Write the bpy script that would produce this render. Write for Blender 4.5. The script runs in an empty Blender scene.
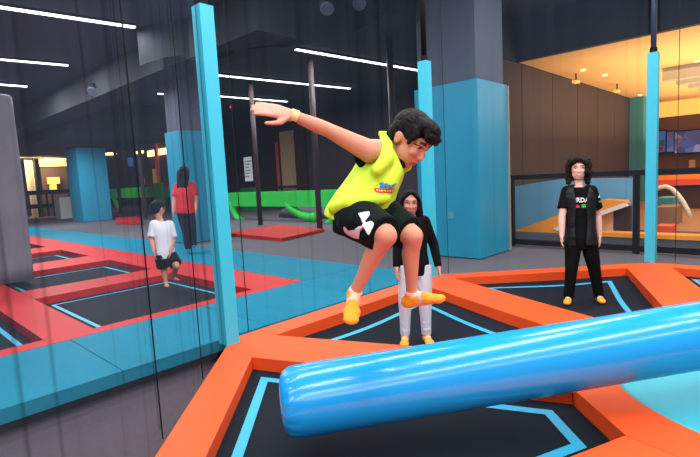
import bpy, bmesh, math, random
from mathutils import Vector, Matrix
from mathutils.bvhtree import BVHTree
random.seed(4)
C = bpy.context.scene.collection
S = 0.87                                   # layout units -> metres
# ------------------------------------------------------------------ camera
FPX, CX, CY, EYE = 480.65, 350.0, 228.5, 1.5
def cam_axes(yaw, pitch, roll):
    fw = Vector((math.sin(yaw)*math.cos(pitch), math.cos(yaw)*math.cos(pitch), math.sin(pitch)))
    rt = Vector((math.cos(yaw), -math.sin(yaw), 0)); dn = -rt.cross(fw)
    c, s = math.cos(roll), math.sin(roll)
    return c*rt + s*dn, -s*rt + c*dn, fw
RX, RY, RZ = cam_axes(math.radians(46.4651), math.radians(-6.0415), math.radians(2.9637))
O = Vector((0, 0, EYE))
def ray(x, y): return RX*((x-CX)/FPX) + RY*((y-CY)/FPX) + RZ
def P(x, y, D): return O + ray(x, y)*D
def G(x, y, z=0.0):
    v = ray(x, y); return O + v*((z-EYE)/v.z)
def AX(x, y, axis, val):
    v = ray(x, y); return O + v*((val-O[axis])/v[axis])
cam = bpy.data.cameras.new('camera'); co = bpy.data.objects.new('camera', cam); C.objects.link(co)
cam.sensor_width = 36.0; cam.lens = FPX/700*36; cam.clip_start = 0.05; cam.clip_end = 200
co.matrix_world = Matrix(((RX.x, -RY.x, -RZ.x, 0), (RX.y, -RY.y, -RZ.y, 0), (RX.z, -RY.z, -RZ.z, EYE*S), (0, 0, 0, 1)))
bpy.context.scene.camera = co

# ------------------------------------------------------------------ materials
def lin(c):
    r = []
    for v in c[:3]:
        v /= 255.0; r.append(v/12.92 if v <= .04045 else ((v+.055)/1.055)**2.4)
    return (*r, 1.0)
def mat(name, col, rough=.5, metal=0.0, bump=0.0, bscale=8.0, var=0.0, emit=0.0, spec=.5, stretch=None, attr=None, coat=0.0):
    m = bpy.data.materials.new(name); m.use_nodes = True; nt = m.node_tree; N = nt.nodes; L = nt.links
    b = N['Principled BSDF']; b.inputs['Roughness'].default_value = rough; b.inputs['Metallic'].default_value = metal
    b.inputs['Specular IOR Level'].default_value = spec; b.inputs['Coat Weight'].default_value = coat
    b.inputs['Coat Roughness'].default_value = .15
    b.inputs['Base Color'].default_value = lin(col)
    tc = N.new('ShaderNodeTexCoord'); mp = N.new('ShaderNodeMapping'); L.new(tc.outputs['Object'], mp.inputs['Vector'])
    if stretch: mp.inputs['Scale'].default_value = stretch
    if attr:
        a = N.new('ShaderNodeVertexColor'); a.layer_name = attr; L.new(a.outputs['Color'], b.inputs['Base Color'])
    elif var:
        n = N.new('ShaderNodeTexNoise'); n.inputs['Scale'].default_value = bscale*.6; n.inputs['Detail'].default_value = 4
        L.new(mp.outputs['Vector'], n.inputs['Vector'])
        r = N.new('ShaderNodeValToRGB'); k0, k1 = 1-var, 1+var
        cl = lin(col); r.color_ramp.elements[0].position = .3; r.color_ramp.elements[1].position = .7
        r.color_ramp.elements[0].color = (*[min(1, c*k0) for c in cl[:3]], 1); r.color_ramp.elements[1].color = (*[min(1, c*k1) for c in cl[:3]], 1)
        L.new(n.outputs['Fac'], r.inputs['Fac']); L.new(r.outputs['Color'], b.inputs['Base Color'])
    if bump:
        n2 = N.new('ShaderNodeTexNoise'); n2.inputs['Scale'].default_value = bscale; n2.inputs['Detail'].default_value = 3
        n2.inputs['Distortion'].default_value = .4
        L.new(mp.outputs['Vector'], n2.inputs['Vector'])
        bp = N.new('ShaderNodeBump'); bp.inputs['Strength'].default_value = bump; bp.inputs['Distance'].default_value = .03
        L.new(n2.outputs['Fac'], bp.inputs['Height']); L.new(bp.outputs['Normal'], b.inputs['Normal'])
    if emit:
        b.inputs['Emission Color'].default_value = lin(col); b.inputs['Emission Strength'].default_value = emit
    return m
M = dict(
    orange=mat('orange_vinyl', (238, 84, 34), .5, spec=.25, bump=.12, bscale=3.5, var=.05),
    red=mat('red_vinyl', (186, 40, 40), .55, spec=.15, bump=.15, bscale=4, var=.08),
    cyan=mat('cyan_vinyl', (2, 120, 150), .6, spec=.06, bump=.5, bscale=3.0, var=.06, stretch=(1.6, .7, 1)),
    hubcyan=mat('hub_vinyl', (50, 184, 200), .5, bump=.05, bscale=3),
    post=mat('post_foam', (56, 190, 220), .5, bump=.06, bscale=9),
    wrap=mat('column_wrap', (14, 146, 184), .42, bump=.3, bscale=2.4, stretch=(1, 1, .6), var=.05),
    tube=mat('inflatable_pvc', (28, 152, 226), .2, bump=.0, spec=.5, coat=.0),
    bed=mat('jumping_mat', (22, 29, 39), .85, spec=.12, bump=.05, bscale=220, var=.1),
    tape=mat('blue_tape', (44, 164, 208), .5),
    black=mat('black_steel', (6, 6, 8), .6, spec=.2),
    pole=mat('blue_grey_steel', (58, 78, 104), .45),
    carpet=mat('grey_carpet', (88, 88, 98), .95, bump=.15, bscale=120, var=.06),
    lowfloor=mat('grey_underfloor', (64, 56, 64), .9, bump=.1, bscale=40, var=.08),
    ceil=mat('dark_ceiling', (42, 50, 60), .9, var=.12, bscale=1.2),
    beam=mat('dark_soffit', (28, 34, 42), .9, var=.1, bscale=1),
    wallnavy=mat('navy_wall', (46, 52, 66), .85, var=.12, bscale=.8),
    wallplum=mat('plum_grey_wall', (66, 56, 62), .85, var=.15, bscale=.8, stretch=(1, 1, .3)),
    wallbrown=mat('brown_panel', (66, 55, 50), .8, var=.1, bscale=1.5, stretch=(1, 1, .3)),
    darkcol=mat('grey_column_paint', (74, 86, 104), .8, var=.06, bscale=2),
    grey=mat('grey_canvas', (122, 120, 132), .92, bump=.35, bscale=7, var=.14, stretch=(1, 1, .35)),
    brownpole=mat('brown_steel', (62, 46, 50), .6),
    green=mat('green_foam', (52, 232, 84), .5, bump=.1, bscale=5),
    dkgreen=mat('dark_green_foam', (24, 110, 62), .6),
    greydish=mat('grey_dish', (78, 82, 92), .7),
    orangepaint=mat('orange_paint', (232, 88, 50), .5),
    cream=mat('cream_panel', (238, 206, 160), .6),
    plaster=mat('soffit_plaster', (234, 188, 120), .75, var=.03, bscale=1),
    paper=mat('white_paper', (226, 232, 244), .8),
    amber=mat('amber_foam', (250, 158, 44), .5),
    white=mat('white_paint', (236, 232, 228), .5),
    blue=mat('blue_panel', (58, 128, 176), .55),
    bluewall=mat('blue_ramp_panel', (104, 168, 204), .6, var=.1, bscale=1.2),
    teal=mat('teal_paint', (66, 150, 176), .6),
    tan=mat('tan_floor', (150, 112, 80), .6, var=.1, bscale=2),
    warmwall=mat('warm_cafe_wall', (142, 104, 72), .8, var=.08, bscale=1),
    slat=mat('grey_baffle', (150, 142, 132), .7),
    led=mat('led_diffuser', (235, 242, 255), .4, emit=7.0),
    warmled=mat('warm_diffuser', (255, 206, 130), .4, emit=5.0),
    amberglow=mat('amber_glow', (255, 178, 84), .4, emit=1.2),  # lamps, and the lit look of the cove band by emission
    redled=mat('red_lamp', (255, 40, 50), .4, emit=2.0),
    blueled=mat('blue_screen', (60, 110, 190), .4, emit=.5),
    seamline=mat('seam_thread', (170, 58, 34), .6),
    lens=mat('lamp_glass', (180, 190, 200), .2, metal=.6),
    text=mat('white_print', (235, 235, 238), .7),
    redprint=mat('red_print', (222, 44, 40), .7), greenprint=mat('green_print', (40, 180, 70), .7),
    blueprint=mat('blue_print', (60, 130, 190), .7), pinkprint=mat('pink_print', (232, 176, 196), .7), creamprint=mat('cream_print', (236, 200, 150), .7),
    shirt=mat('lime_fabric', (198, 232, 52), .75, bump=1.0, bscale=7, stretch=(1, 1, .5)),
    under=mat('black_fabric', (8, 14, 16), .85, spec=.15, bump=.3, bscale=14),
    shorts=mat('dark_green_black_fabric', (8, 20, 22), .85, spec=.15, bump=.4, bscale=9),
    top=mat('black_knit', (10, 10, 13), .9, spec=.15, bump=.3, bscale=14),
    leggings=mat('light_grey_cotton', (196, 198, 212), .9, bump=.4, bscale=14),
    vest=mat('black_quilted', (13, 17, 20), .5, spec=.3, bump=.4, bscale=12),
    pants=mat('black_cotton', (7, 7, 9), .9, spec=.15, bump=.3, bscale=12),
    redshirt=mat('red_cotton', (206, 42, 52), .85, bump=.3, bscale=10),
    navy=mat('navy_denim', (28, 32, 50), .9, spec=.15),
    whiteshirt=mat('white_cotton', (216, 220, 234), .9, bump=.3, bscale=10),
    hair=mat('dark_hair', (9, 7, 8), .65, spec=.18, bump=.8, bscale=45, stretch=(1, 1, .35)),
    curl=mat('dark_curly_hair', (20, 13, 12), .75, spec=.25, bump=1.0, bscale=38),
    skin=mat('skin', (200, 140, 120), .6, attr='Col', spec=.25),
    sock=mat('sock_knit', (255, 160, 40), .85, attr='Col', bump=.25, bscale=40),
    band=mat('cream_band', (232, 206, 140), .6),
    wood=mat('dark_wood', (60, 42, 36), .7),
)
def screen_mat():
    m = bpy.data.materials.new('screen_picture'); m.use_nodes = True; nt = m.node_tree; N = nt.nodes; L = nt.links
    b = N['Principled BSDF']; tc = N.new('ShaderNodeTexCoord'); v = N.new('ShaderNodeTexVoronoi'); v.inputs['Scale'].default_value = 3.2
    L.new(tc.outputs['Object'], v.inputs['Vector']); h = N.new('ShaderNodeValToRGB')
    sep = N.new('ShaderNodeSeparateColor'); L.new(v.outputs['Color'], sep.inputs['Color'])
    e = h.color_ramp.elements; e[0].color = lin((60, 60, 90)); e[1].color = lin((220, 200, 230))
    for p_, c in ((.3, (110, 100, 150)), (.5, (200, 120, 110)), (.7, (70, 90, 180))):
        k = e.new(p_); k.color = lin(c)
    L.new(sep.outputs['Red'], h.inputs['Fac']); L.new(h.outputs['Color'], b.inputs['Emission Color']); b.inputs['Emission Strength'].default_value = .55
    b.inputs['Base Color'].default_value = (.01, .01, .01, 1)
    return m
M['screen'] = screen_mat()
def net_mat(name, haze, dark, seed, col=(98, 116, 142)):
    m = bpy.data.materials.new(name); m.use_nodes = True; nt = m.node_tree; N = nt.nodes; L = nt.links
    out = N['Material Output']; N.remove(N['Principled BSDF'])
    uv = N.new('ShaderNodeUVMap'); mp = N.new('ShaderNodeMapping'); L.new(uv.outputs['UV'], mp.inputs['Vector'])
    mp.inputs['Scale'].default_value = (2.6, .05, 1); mp.inputs['Location'].default_value = (seed, 0, 0)
    n = N.new('ShaderNodeTexNoise'); n.inputs['Scale'].default_value = 1.6; n.inputs['Detail'].default_value = 5; L.new(mp.outputs['Vector'], n.inputs['Vector'])
    r1 = N.new('ShaderNodeMapRange'); r1.inputs['From Min'].default_value = .3; r1.inputs['From Max'].default_value = .7
    r1.inputs['To Min'].default_value = haze*.75; r1.inputs['To Max'].default_value = haze*1.3; L.new(n.outputs['Fac'], r1.inputs['Value'])
    mp2 = N.new('ShaderNodeMapping'); L.new(uv.outputs['UV'], mp2.inputs['Vector']); mp2.inputs['Scale'].default_value = (7, .06, 1); mp2.inputs['Location'].default_value = (seed*2.3+5, 0, 0)
    n2 = N.new('ShaderNodeTexNoise'); n2.inputs['Scale'].default_value = 1.5; n2.inputs['Detail'].default_value = 2; L.new(mp2.outputs['Vector'], n2.inputs['Vector'])
    r2 = N.new('ShaderNodeMapRange'); r2.inputs['From Min'].default_value = .55; r2.inputs['From Max'].default_value = .68
    r2.inputs['To Min'].default_value = 0; r2.inputs['To Max'].default_value = dark; L.new(n2.outputs['Fac'], r2.inputs['Value'])
    t = N.new('ShaderNodeBsdfTransparent'); d = N.new('ShaderNodeBsdfDiffuse'); d.inputs['Color'].default_value = lin(col)
    k = N.new('ShaderNodeBsdfDiffuse'); k.inputs['Color'].default_value = lin((16, 16, 22))
    m1 = N.new('ShaderNodeMixShader'); L.new(r1.outputs['Result'], m1.inputs['Fac']); L.new(t.outputs[0], m1.inputs[1]); L.new(d.outputs[0], m1.inputs[2])
    m2 = N.new('ShaderNodeMixShader'); L.new(r2.outputs['Result'], m2.inputs['Fac']); L.new(m1.outputs[0], m2.inputs[1]); L.new(k.outputs[0], m2.inputs[2])
    L.new(m2.outputs[0], out.inputs['Surface'])
    return m

# ------------------------------------------------------------------ object helpers
BASE = {}
def tag(o, label, cat, group=None, kind=None):
    o['label'] = label; o['category'] = cat
    if group: o['group'] = group
    if kind: o['kind'] = kind
def thing(name, label, cat, loc=(0, 0, 0), group=None):
    o = bpy.data.objects.new(name, None); C.objects.link(o); o.empty_display_size = .1
    o.location = Vector(loc)*S; BASE[o.name] = Vector(loc); tag(o, label, cat, group)
    return o
def link_mesh(name, me, m, parent=None, base=None, smooth=False):
    for mm in (m if isinstance(m, (list, tuple)) else [m]): me.materials.append(mm)
    if smooth:
        for p in me.polygons: p.use_smooth = True
    o = bpy.data.objects.new(name, me); C.objects.link(o)
    if parent is not None: o.parent = parent; BASE[o.name] = BASE[parent.name]
    else: o.location = base*S; BASE[o.name] = base
    return o
def obj(name, bm, m, parent=None, loc=None, smooth=False, bevel=0.0, seg=2):
    if parent is not None: base = BASE[parent.name]
    elif loc is not None: base = Vector(loc)
    else:
        xs = [v.co for v in bm.verts]
        base = Vector(((min(v.x for v in xs)+max(v.x for v in xs))/2, (min(v.y for v in xs)+max(v.y for v in xs))/2, min(v.z for v in xs)))
    if bevel:
        es = [e for e in bm.edges if len(e.link_faces) == 2 and e.calc_face_angle(0) > .5]
        bmesh.ops.bevel(bm, geom=es, offset=bevel, segments=seg, profile=.6, affect='EDGES', clamp_overlap=True)
    bmesh.ops.recalc_face_normals(bm, faces=bm.faces)
    for v in bm.verts: v.co = (v.co-base)*S
    me = bpy.data.meshes.new(name); bm.to_mesh(me); bm.free()
    o = link_mesh(name, me, m, parent, base, smooth)
    if bevel and not smooth:
        big = bevel*bevel*S*S*40
        for p in me.polygons: p.use_smooth = False
    return o
def struct(name, bm, m, **k):
    o = obj(name, bm, m, **k); o['kind'] = 'structure'; return o
def NB(): return bmesh.new()
def box(bm, a, b):
    x0, x1 = sorted((a[0], b[0])); y0, y1 = sorted((a[1], b[1])); z0, z1 = sorted((a[2], b[2]))
    v = [bm.verts.new(p) for p in ((x0, y0, z0), (x1, y0, z0), (x1, y1, z0), (x0, y1, z0), (x0, y0, z1), (x1, y0, z1), (x1, y1, z1), (x0, y1, z1))]
    for f in ((0, 3, 2, 1), (4, 5, 6, 7), (0, 1, 5, 4), (1, 2, 6, 5), (2, 3, 7, 6), (3, 0, 4, 7)): bm.faces.new([v[i] for i in f])
    return bm
def BX(a, b): return box(NB(), a, b)
def prism(bm, pts, z0, z1):
    a = [bm.verts.new((p[0], p[1], z0)) for p in pts]; b = [bm.verts.new((p[0], p[1], z1)) for p in pts]; n = len(pts)
    bm.faces.new(a[::-1]); bm.faces.new(b)
    for i in range(n): bm.faces.new((a[i], a[(i+1) % n], b[(i+1) % n], b[i]))
    return bm
def loft(bm, rings, n=24, p=2.0, caps=True):
    R = []
    for c, xv, yv in rings:
        r = []
        for i in range(n):
            t = 2*math.pi*i/n; cc, ss = math.cos(t), math.sin(t)
            r.append(bm.verts.new(Vector(c)+Vector(xv)*(math.copysign(abs(cc)**(2/p), cc))+Vector(yv)*(math.copysign(abs(ss)**(2/p), ss))))
        R.append(r)
    for a, b in zip(R, R[1:]):
        for i in range(n): bm.faces.new((a[i], a[(i+1) % n], b[(i+1) % n], b[i]))
    if caps: bm.faces.new(R[0][::-1]); bm.faces.new(R[-1])
    return bm
def perp(d):
    d = d.normalized(); u = Vector((0, 0, 1)) if abs(d.z) < .9 else Vector((1, 0, 0))
    x = d.cross(u).normalized(); return x, x.cross(d).normalized()
def frus(bm, a, b, ra, rb, n=16):
    a, b = Vector(a), Vector(b); x, y = perp(b-a); return loft(bm, [(a, x*ra, y*ra), (b, x*rb, y*rb)], n)
def tube_path(bm, pts, r, n=10):
    pts = [Vector(p) for p in pts]; rings = []; px = None
    for i, p in enumerate(pts):
        d = (pts[min(i+1, len(pts)-1)]-pts[max(i-1, 0)]).normalized()
        if px is None: px, _ = perp(d)
        px = (px-d*px.dot(d)).normalized(); y = d.cross(px)
        rr = r[i] if isinstance(r, (list, tuple)) else r
        rings.append((p, px*rr, y*rr))
    return loft(bm, rings, n)
def ell(bm, c, ax, r, n=18):
    c = Vector(c); rings = []
    for i in range(1, n):
        t = math.pi*i/n; rings.append((c-ax[2]*r[2]*math.cos(t), ax[0]*r[0]*math.sin(t), ax[1]*r[1]*math.sin(t)))
    return loft(bm, rings, n)
WAX = (Vector((1, 0, 0)), Vector((0, 1, 0)), Vector((0, 0, 1)))
def caps(bm, a, b, ra, rb=None, n=14):
    rb = ra if rb is None else rb; a, b = Vector(a), Vector(b); d = b-a
    if d.length < 1e-5: return ell(bm, a, WAX, (ra,)*3)
    d.normalize(); x, y = perp(d); rings = []
    for i in range(1, 6):
        t = math.pi/2*i/5; rings.append((a-d*ra*math.cos(t), x*ra*math.sin(t), y*ra*math.sin(t)))
    for i in range(5, 0, -1):
        t = math.pi/2*i/5; rings.append((b+d*rb*math.cos(t), x*rb*math.sin(t), y*rb*math.sin(t)))
    return loft(bm, rings, n)
def copy_tree(o, loc, label=None, group=None):
    r = o.copy(); C.objects.link(r); r.location = Vector(loc)*S; BASE[r.name] = Vector(loc)
    if label: r['label'] = label
    if group: r['group'] = group
    for ch in list(o.children):
        c = ch.copy(); C.objects.link(c); c.parent = r
        for g in list(ch.children):
            d = g.copy(); C.objects.link(d); d.parent = c
    return r
# slabs lying in an X = const or Y = const plane, spanning the given directions
def slabX(X, x0, y0, x1, y1, th, bm=None):
    a, b = AX(x0, y0, 0, X), AX(x1, y1, 0, X); return box(bm or NB(), (X, a.y, a.z), (X+th, b.y, b.z))
def slabY(Y, x0, y0, x1, y1, th, bm=None):
    a, b = AX(x0, y0, 1, Y), AX(x1, y1, 1, Y); return box(bm or NB(), (a.x, Y, a.z), (b.x, Y+th, b.z))

# ------------------------------------------------------------------ setting
FL = -.22
CE = 5.0
OC = Vector((4.17, -.06, 0)); RC = 4.42; AP = RC*math.cos(math.pi/8); WO = .29; WL = .17; WR = .40; RI = 1.463; HUBR = 1.15; BEDZ = -.11
struct('floor', BX((-7, -9, FL-.1), (6.0, 46, FL)), M['lowfloor'])
def ocorner(k): a = math.radians(202.5-45*k); return OC+Vector((math.cos(a), math.sin(a), 0))*RC
c3, c4, c5 = ocorner(3), ocorner(4), ocorner(5)
struct('floor', prism(NB(), [(6.0, 46), (6.0, 4.05), (c3.x+.02, 4.05), (c4.x+.02, c4.y+.02), (c5.x+.02, c5.y), (c5.x+.02, -9), (27, -9), (27, 46)], FL-.1, -.02), M['carpet'])
struct('floor', prism(NB(), [(6.0, 4.0), (c3.x+.0, 4.04), (c4.x, c4.y), (c5.x, c5.y), (c5.x, -9), (6.0, -9)], FL-.1, FL), M['lowfloor'])
struct('ceiling', BX((-7, -9, CE), (27, 46, CE+.1)), M['ceil'])
struct('wall_back', BX((-7, 45.8, FL), (27, 46, CE)), M['wallnavy'])
struct('wall_right', BX((18.2, 5.3, -.02), (18.4, 45.8, CE)), M['wallplum'])
struct('wall_left', BX((-7.2, -9, FL), (-7, 46, CE)), M['wallnavy'])
# soffits and bulkheads crossing the dark ceiling
a = AX(60, 112, 2, 4.2)
struct('trim_1', BX((a.x, 7.2, 4.2), (a.x+.9, 45.8, CE)), M['beam'])
a = AX(60, 135, 2, 3.75)
struct('trim_2', BX((a.x, 20.5, 3.75), (a.x+5.2, 45.8, CE)), M['beam'])
# cafe side: brown panelled wall under a pale soffit
SOZ = 4.0
bm = NB()
for i in range(6):
    x0 = 9.6+i*1.95; box(bm, (x0, 5.03, -.02), (x0+1.92, 5.28, SOZ-.02))
struct('wall_cafe', bm, M['wallbrown'])
struct('trim_3', BX((11.25, -9, SOZ), (11.4, 5.28, CE)), M['beam'])
struct('trim_4', BX((9.4, 5.03, SOZ), (21.4, 5.3, CE)), M['beam'])
struct('ceiling_cafe', BX((11.4, -9, SOZ), (26.5, 5.03, SOZ+.08)), M['plaster'])
struct('wall_front', BX((26.3, -9, -.02), (26.5, 5.0, SOZ)), M['warmwall'])
struct('wall_service', BX((21.4, 5.03, -.02), (26.5, 5.28, CE)), M['warmwall'])
struct('floor_cafe', BX((12.2, -8.9, -.02), (26.3, 5.0, 0.0)), M['tan'])

# ------------------------------------------------------------------ near court: octagon of trampolines round a hub
def sector(k):
    """bed corners of the bay between octagon corners k and k+1: outer-left, outer-right, inner-right, inner-left"""
    mid = math.radians(202.5-45*k-22.5); e = Vector((math.cos(mid), math.sin(mid), 0)); v = Vector((-e.y, e.x, 0)); t = math.tan(math.pi/8); cs = math.cos(math.pi/8)
    r1 = AP-WO; hl, hr = [(lambda r_, w_: r_*t-w_/cs) for _ in (0, 1)]
    return [OC+e*r1+v*hl(r1, WL), OC+e*r1-v*hr(r1, WR), OC+e*RI-v*hr(RI, WR), OC+e*RI+v*hl(RI, WL)], e, v
def bed_height(p, sags):
    z = BEDZ
    for q, d, s in sags: z -= d*math.exp(-((p.x-q.x)**2+(p.y-q.y)**2)/s**2)
    return z
def trampoline(q, label, sags=(), inset=.17, tw=.055, group=None, over=.0):
    c = (q[0]+q[1]+q[2]+q[3])/4; t = thing('trampoline', label, 'trampoline', (c.x, c.y, FL), group)
    q2 = [p+(p-c).normalized()*over for p in q]
    bm = NB(); n = 36; g = []
    for i in range(n+1):
        r = []
        for j in range(n+1):
            u, w = i/n, j/n; p = q2[0].lerp(q2[1], u).lerp(q2[3].lerp(q2[2], u), w)
            z = bed_height(p, sags)
            r.append(bm.verts.new((p.x, p.y, z)))
        g.append(r)
    for i in range(n):
        for j in range(n): bm.faces.new((g[i][j], g[i+1][j], g[i+1][j+1], g[i][j+1]))
    jm = obj('jumping_mat', bm, M['bed'], t, smooth=True)
    ds = inset if isinstance(inset, (list, tuple)) else [inset]*4      # outer, right, inner, left
    def offset(extra):
        ln = []
        for i in range(4):
            a, b_ = q[i], q[(i+1) % 4]; d = (b_-a).normalized(); nn = Vector((-d.y, d.x, 0))
            if nn.dot(c-a) < 0: nn = -nn
            ln.append((a+nn*(ds[i]+extra), d))
        out = []
        for i in range(4):
            (p0, d0), (p1, d1) = ln[i-1], ln[i]; den = d0.x*d1.y-d0.y*d1.x; w_ = p1-p0
            out.append(p0+d0*((w_.x*d1.y-w_.y*d1.x)/den))
        return out
    A, B = offset(0), offset(tw); bm = NB(); m = 30; ra, rb = [], []
    for i in range(4):
        for s in range(m):
            for L_, Q in ((ra, A), (rb, B)):
                p = Q[i].lerp(Q[(i+1) % 4], s/m)
                L_.append(bm.verts.new((p.x, p.y, bed_height(p, sags)+.005)))
    for i in range(len(ra)):
        j = (i+1) % len(ra); bm.faces.new((ra[i], ra[j], rb[j], rb[i]))
    obj('boundary_tape', bm, M['tape'], jm)
    # steel rim under the pads that the mat is strung to
    bm = NB()
    for i in range(4):
        p, r_ = q[i]-(q[i]-c).normalized()*.06, q[(i+1) % 4]-(q[(i+1) % 4]-c).normalized()*.06
        frus(bm, (p.x, p.y, BEDZ-.05), (r_.x, r_.y, BEDZ-.05), .022, .022, 8)
    obj('steel_rim', bm, M['black'], t)
    return t
girl_at = G(416, 343, -.19); kid_at = G(583.5, 301, -.17)
SAG_B = [(girl_at, .085, .75)]; SAG_C = [(kid_at, .065, .65)]
trampoline(sector(1)[0], 'large black trampoline under the jumping boy, nearest the camera', tw=.07, inset=[.10, .13, .17, .14])
trampoline(sector(2)[0], 'black trampoline the girl in white trousers stands on', SAG_B, inset=.27, tw=.06)
trampoline(sector(3)[0], 'black trampoline the child in the black vest stands on', SAG_C, inset=.25, tw=.06)
trampoline(sector(4)[0], 'black trampoline at the right edge, behind the blue tube')
def pad(name, pts, m, label, cat, z1=0.0, z0=FL, bev=.055, group=None):
    bm = prism(NB(), pts, z0, z1); o = obj(name, bm, m, bevel=bev, seg=5); tag(o, label, cat, group); return o
G1 = 'orange pads round the trampolines'
side_lab = {1: 'orange edge pad on the left under the net, running toward the camera', 2: 'orange edge pad behind the girl, in front of the cyan deck',
            3: 'orange edge pad behind the child in the black vest', 4: 'orange edge pad right of the right-hand blue post'}
rad_lab = {2: 'orange pad from the left blue post toward the hub, behind the tube', 3: 'orange pad from the middle blue post to the hub, between girl and vest child',
           4: 'orange pad running from the right blue post toward the hub', 1: 'orange radial pad at the bottom right corner of the photo'}
for k in (1, 2, 3, 4):
    q, e, v = sector(k); off = AP-WO
    a0, b0 = q[0], q[1]; a1, b1 = a0+e*WO, b0+e*WO
    a, b = a0-v*.004, b0+v*.004; c_, d_ = b1+v*.004, a1-v*.004
    pad('edge_pad', [a, b, c_, d_], M['orange'], side_lab[k], 'pad', group=G1)
for k in (1, 2, 3, 4):
    ql, el, vl = sector(k-1); qr, er, vr = sector(k); cn = ocorner(k)
    pts = [ql[2], ql[1], ql[1]+el*WO, cn, qr[0]+er*WO, qr[0], qr[3]]
    pad('radial_pad', pts, M['orange'], rad_lab[k], 'pad', group=G1)
inner = []
for k in range(8): q, e, v = sector(k); inner += [q[3]-(q[3]-OC)*.004, q[2]-(q[2]-OC)*.004]
bm = NB(); ro, ri_, bo, bi = [], [], [], []
def edge_at(d):
    best = RI
    for i in range(len(inner)):
        a, c_ = inner[i]-OC, inner[(i+1) % len(inner)]-OC; den = d.x*(c_.y-a.y)-d.y*(c_.x-a.x)
        if abs(den) < 1e-9: continue
        s_ = (a.x*(c_.y-a.y)-a.y*(c_.x-a.x))/den; u_ = (a.x*d.y-a.y*d.x)/den
        if s_ > 0 and -1e-6 <= u_ <= 1+1e-6: best = s_
    return best
angs = sorted(set([round(math.atan2(p.y-OC.y, p.x-OC.x) % (2*math.pi), 6) for p in inner]+[round(2*math.pi*i/72, 6) for i in range(72)])); n = len(angs)
for t in angs:
    d = Vector((math.cos(t), math.sin(t), 0))
    for L_, r, z in ((ro, edge_at(d), 0), (ri_, HUBR, 0), (bo, edge_at(d), FL), (bi, HUBR, FL)): L_.append(bm.verts.new(OC+d*r+Vector((0, 0, z))))
for i in range(n):
    j = (i+1) % n
    for A_, B_ in ((ro, ri_), (bi, bo), (bo, ro), (ri_, bi)): bm.faces.new((A_[i], A_[j], B_[j], B_[i]))
o = obj('hub_ring_pad', bm, M['orange']); tag(o, 'orange ring pad around the cyan hub disc at lower right', 'pad')
q, e, v = sector(0)
pad('platform_pad', [q[0]+e*WO, q[1]+e*WO, q[1], q[2]+e*.005, q[3]+e*.005, q[0]], M['orange'], 'broad orange platform pad in the bottom right corner of the photo', 'pad', group=G1)
bm = NB(); x, y = Vector((1, 0, 0)), Vector((0, 1, 0)); r = HUBR-.012
loft(bm, [(OC+Vector((0, 0, FL)), x*r, y*r), (OC+Vector((0, 0, -.05)), x*r, y*r), (OC+Vector((0, 0, -.02)), x*(r-.03), y*(r-.03))], 72)
o = obj('hub_disc', bm, M['hubcyan'], smooth=False); tag(o, 'flat cyan hub disc at lower right under the blue tube', 'pad')

# ------------------------------------------------------------------ inflatable sweeper tube
t = thing('sweeper_arm', 'long glossy blue inflatable tube sweeping low over the trampolines', 'inflatable tube', (OC.x, OC.y, -.02))
A0 = Vector((OC.x, OC.y, .465)); A1 = Vector((1.628, 2.16, .22)); d = (A1-A0).normalized(); x, y = perp(d); Lt = (A1-A0).length; R0 = .204
bm = NB(); rings = []; n = 96
prof = [(s/24*(Lt-.16), 1.0) for s in range(25)] + [(Lt-.12, 1.0), (Lt-.085, .992), (Lt-.06, .972), (Lt-.04, .94), (Lt-.024, .885), (Lt-.01, .80), (Lt, .66), (Lt+.004, .45), (Lt+.002, .2), (Lt, .03)]
R = []
for s, f in prof:
    w = math.exp(-((s-(Lt-.05))/.035)**2); ring = []
    for i in range(n):
        th = 2*math.pi*i/n; rr = R0*f*(1-.035*w*max(0, math.cos(th*19+1.3*math.sin(th*3)))**2)
        ring.append(bm.verts.new(A0+d*s+x*rr*math.cos(th)+y*rr*math.sin(th)))
    R.append(ring)
for a, b in zip(R, R[1:]):
    for i in range(n): bm.faces.new((a[i], a[(i+1) % n], b[(i+1) % n], b[i]))
bm.faces.new(R[0][::-1]); bm.faces.new(R[-1])
obj('inflated_tube', bm, M['tube'], t, smooth=True)
bm = NB(); x, y = Vector((1, 0, 0)), Vector((0, 1, 0))
loft(bm, [(OC+Vector((0, 0, z)), x*r, y*r) for z, r in ((-.02, .34), (.0, .38), (.62, .38), (.7, .33))], 48)
obj('pivot_drum', bm, M['tube'], t, smooth=False, bevel=.02)

# ------------------------------------------------------------------ posts
def post(pos, label, mm, h=3.07):
    t = thing('net_post', label, 'post', (pos[0], pos[1], 0), 'foam-wrapped net posts'); X, Y = pos
    s = .068
    obj('foam_sleeve', BX((X-s, Y-s, 0.0), (X+s, Y+s, h)), M['post'], t, bevel=.012, seg=2)
    bm = NB(); loft(bm, [((X, Y, z), Vector((.038, 0, 0)), Vector((0, .038, 0))) for z in (h, CE)], 14)
    obj('pole', bm, mm, t, smooth=True)
    pole = [c for c in t.children if c.name.startswith('pole')][0]
    obj('pole_collar', loft(NB(), [((X, Y, z), Vector((.05, 0, 0)), Vector((0, .05, 0))) for z in (h, h+.07)], 14), M['black'], pole)
    return t
post((2.39, 3.93), 'bright cyan foam-wrapped post left of the jumping boy', M['black'])
post((5.86, 3.96), 'bright cyan foam-wrapped post behind the boy and girl', M['black'])
post((8.32, 1.66), 'cyan foam-wrapped post at right, beside the child in the vest', M['pole'])

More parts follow.
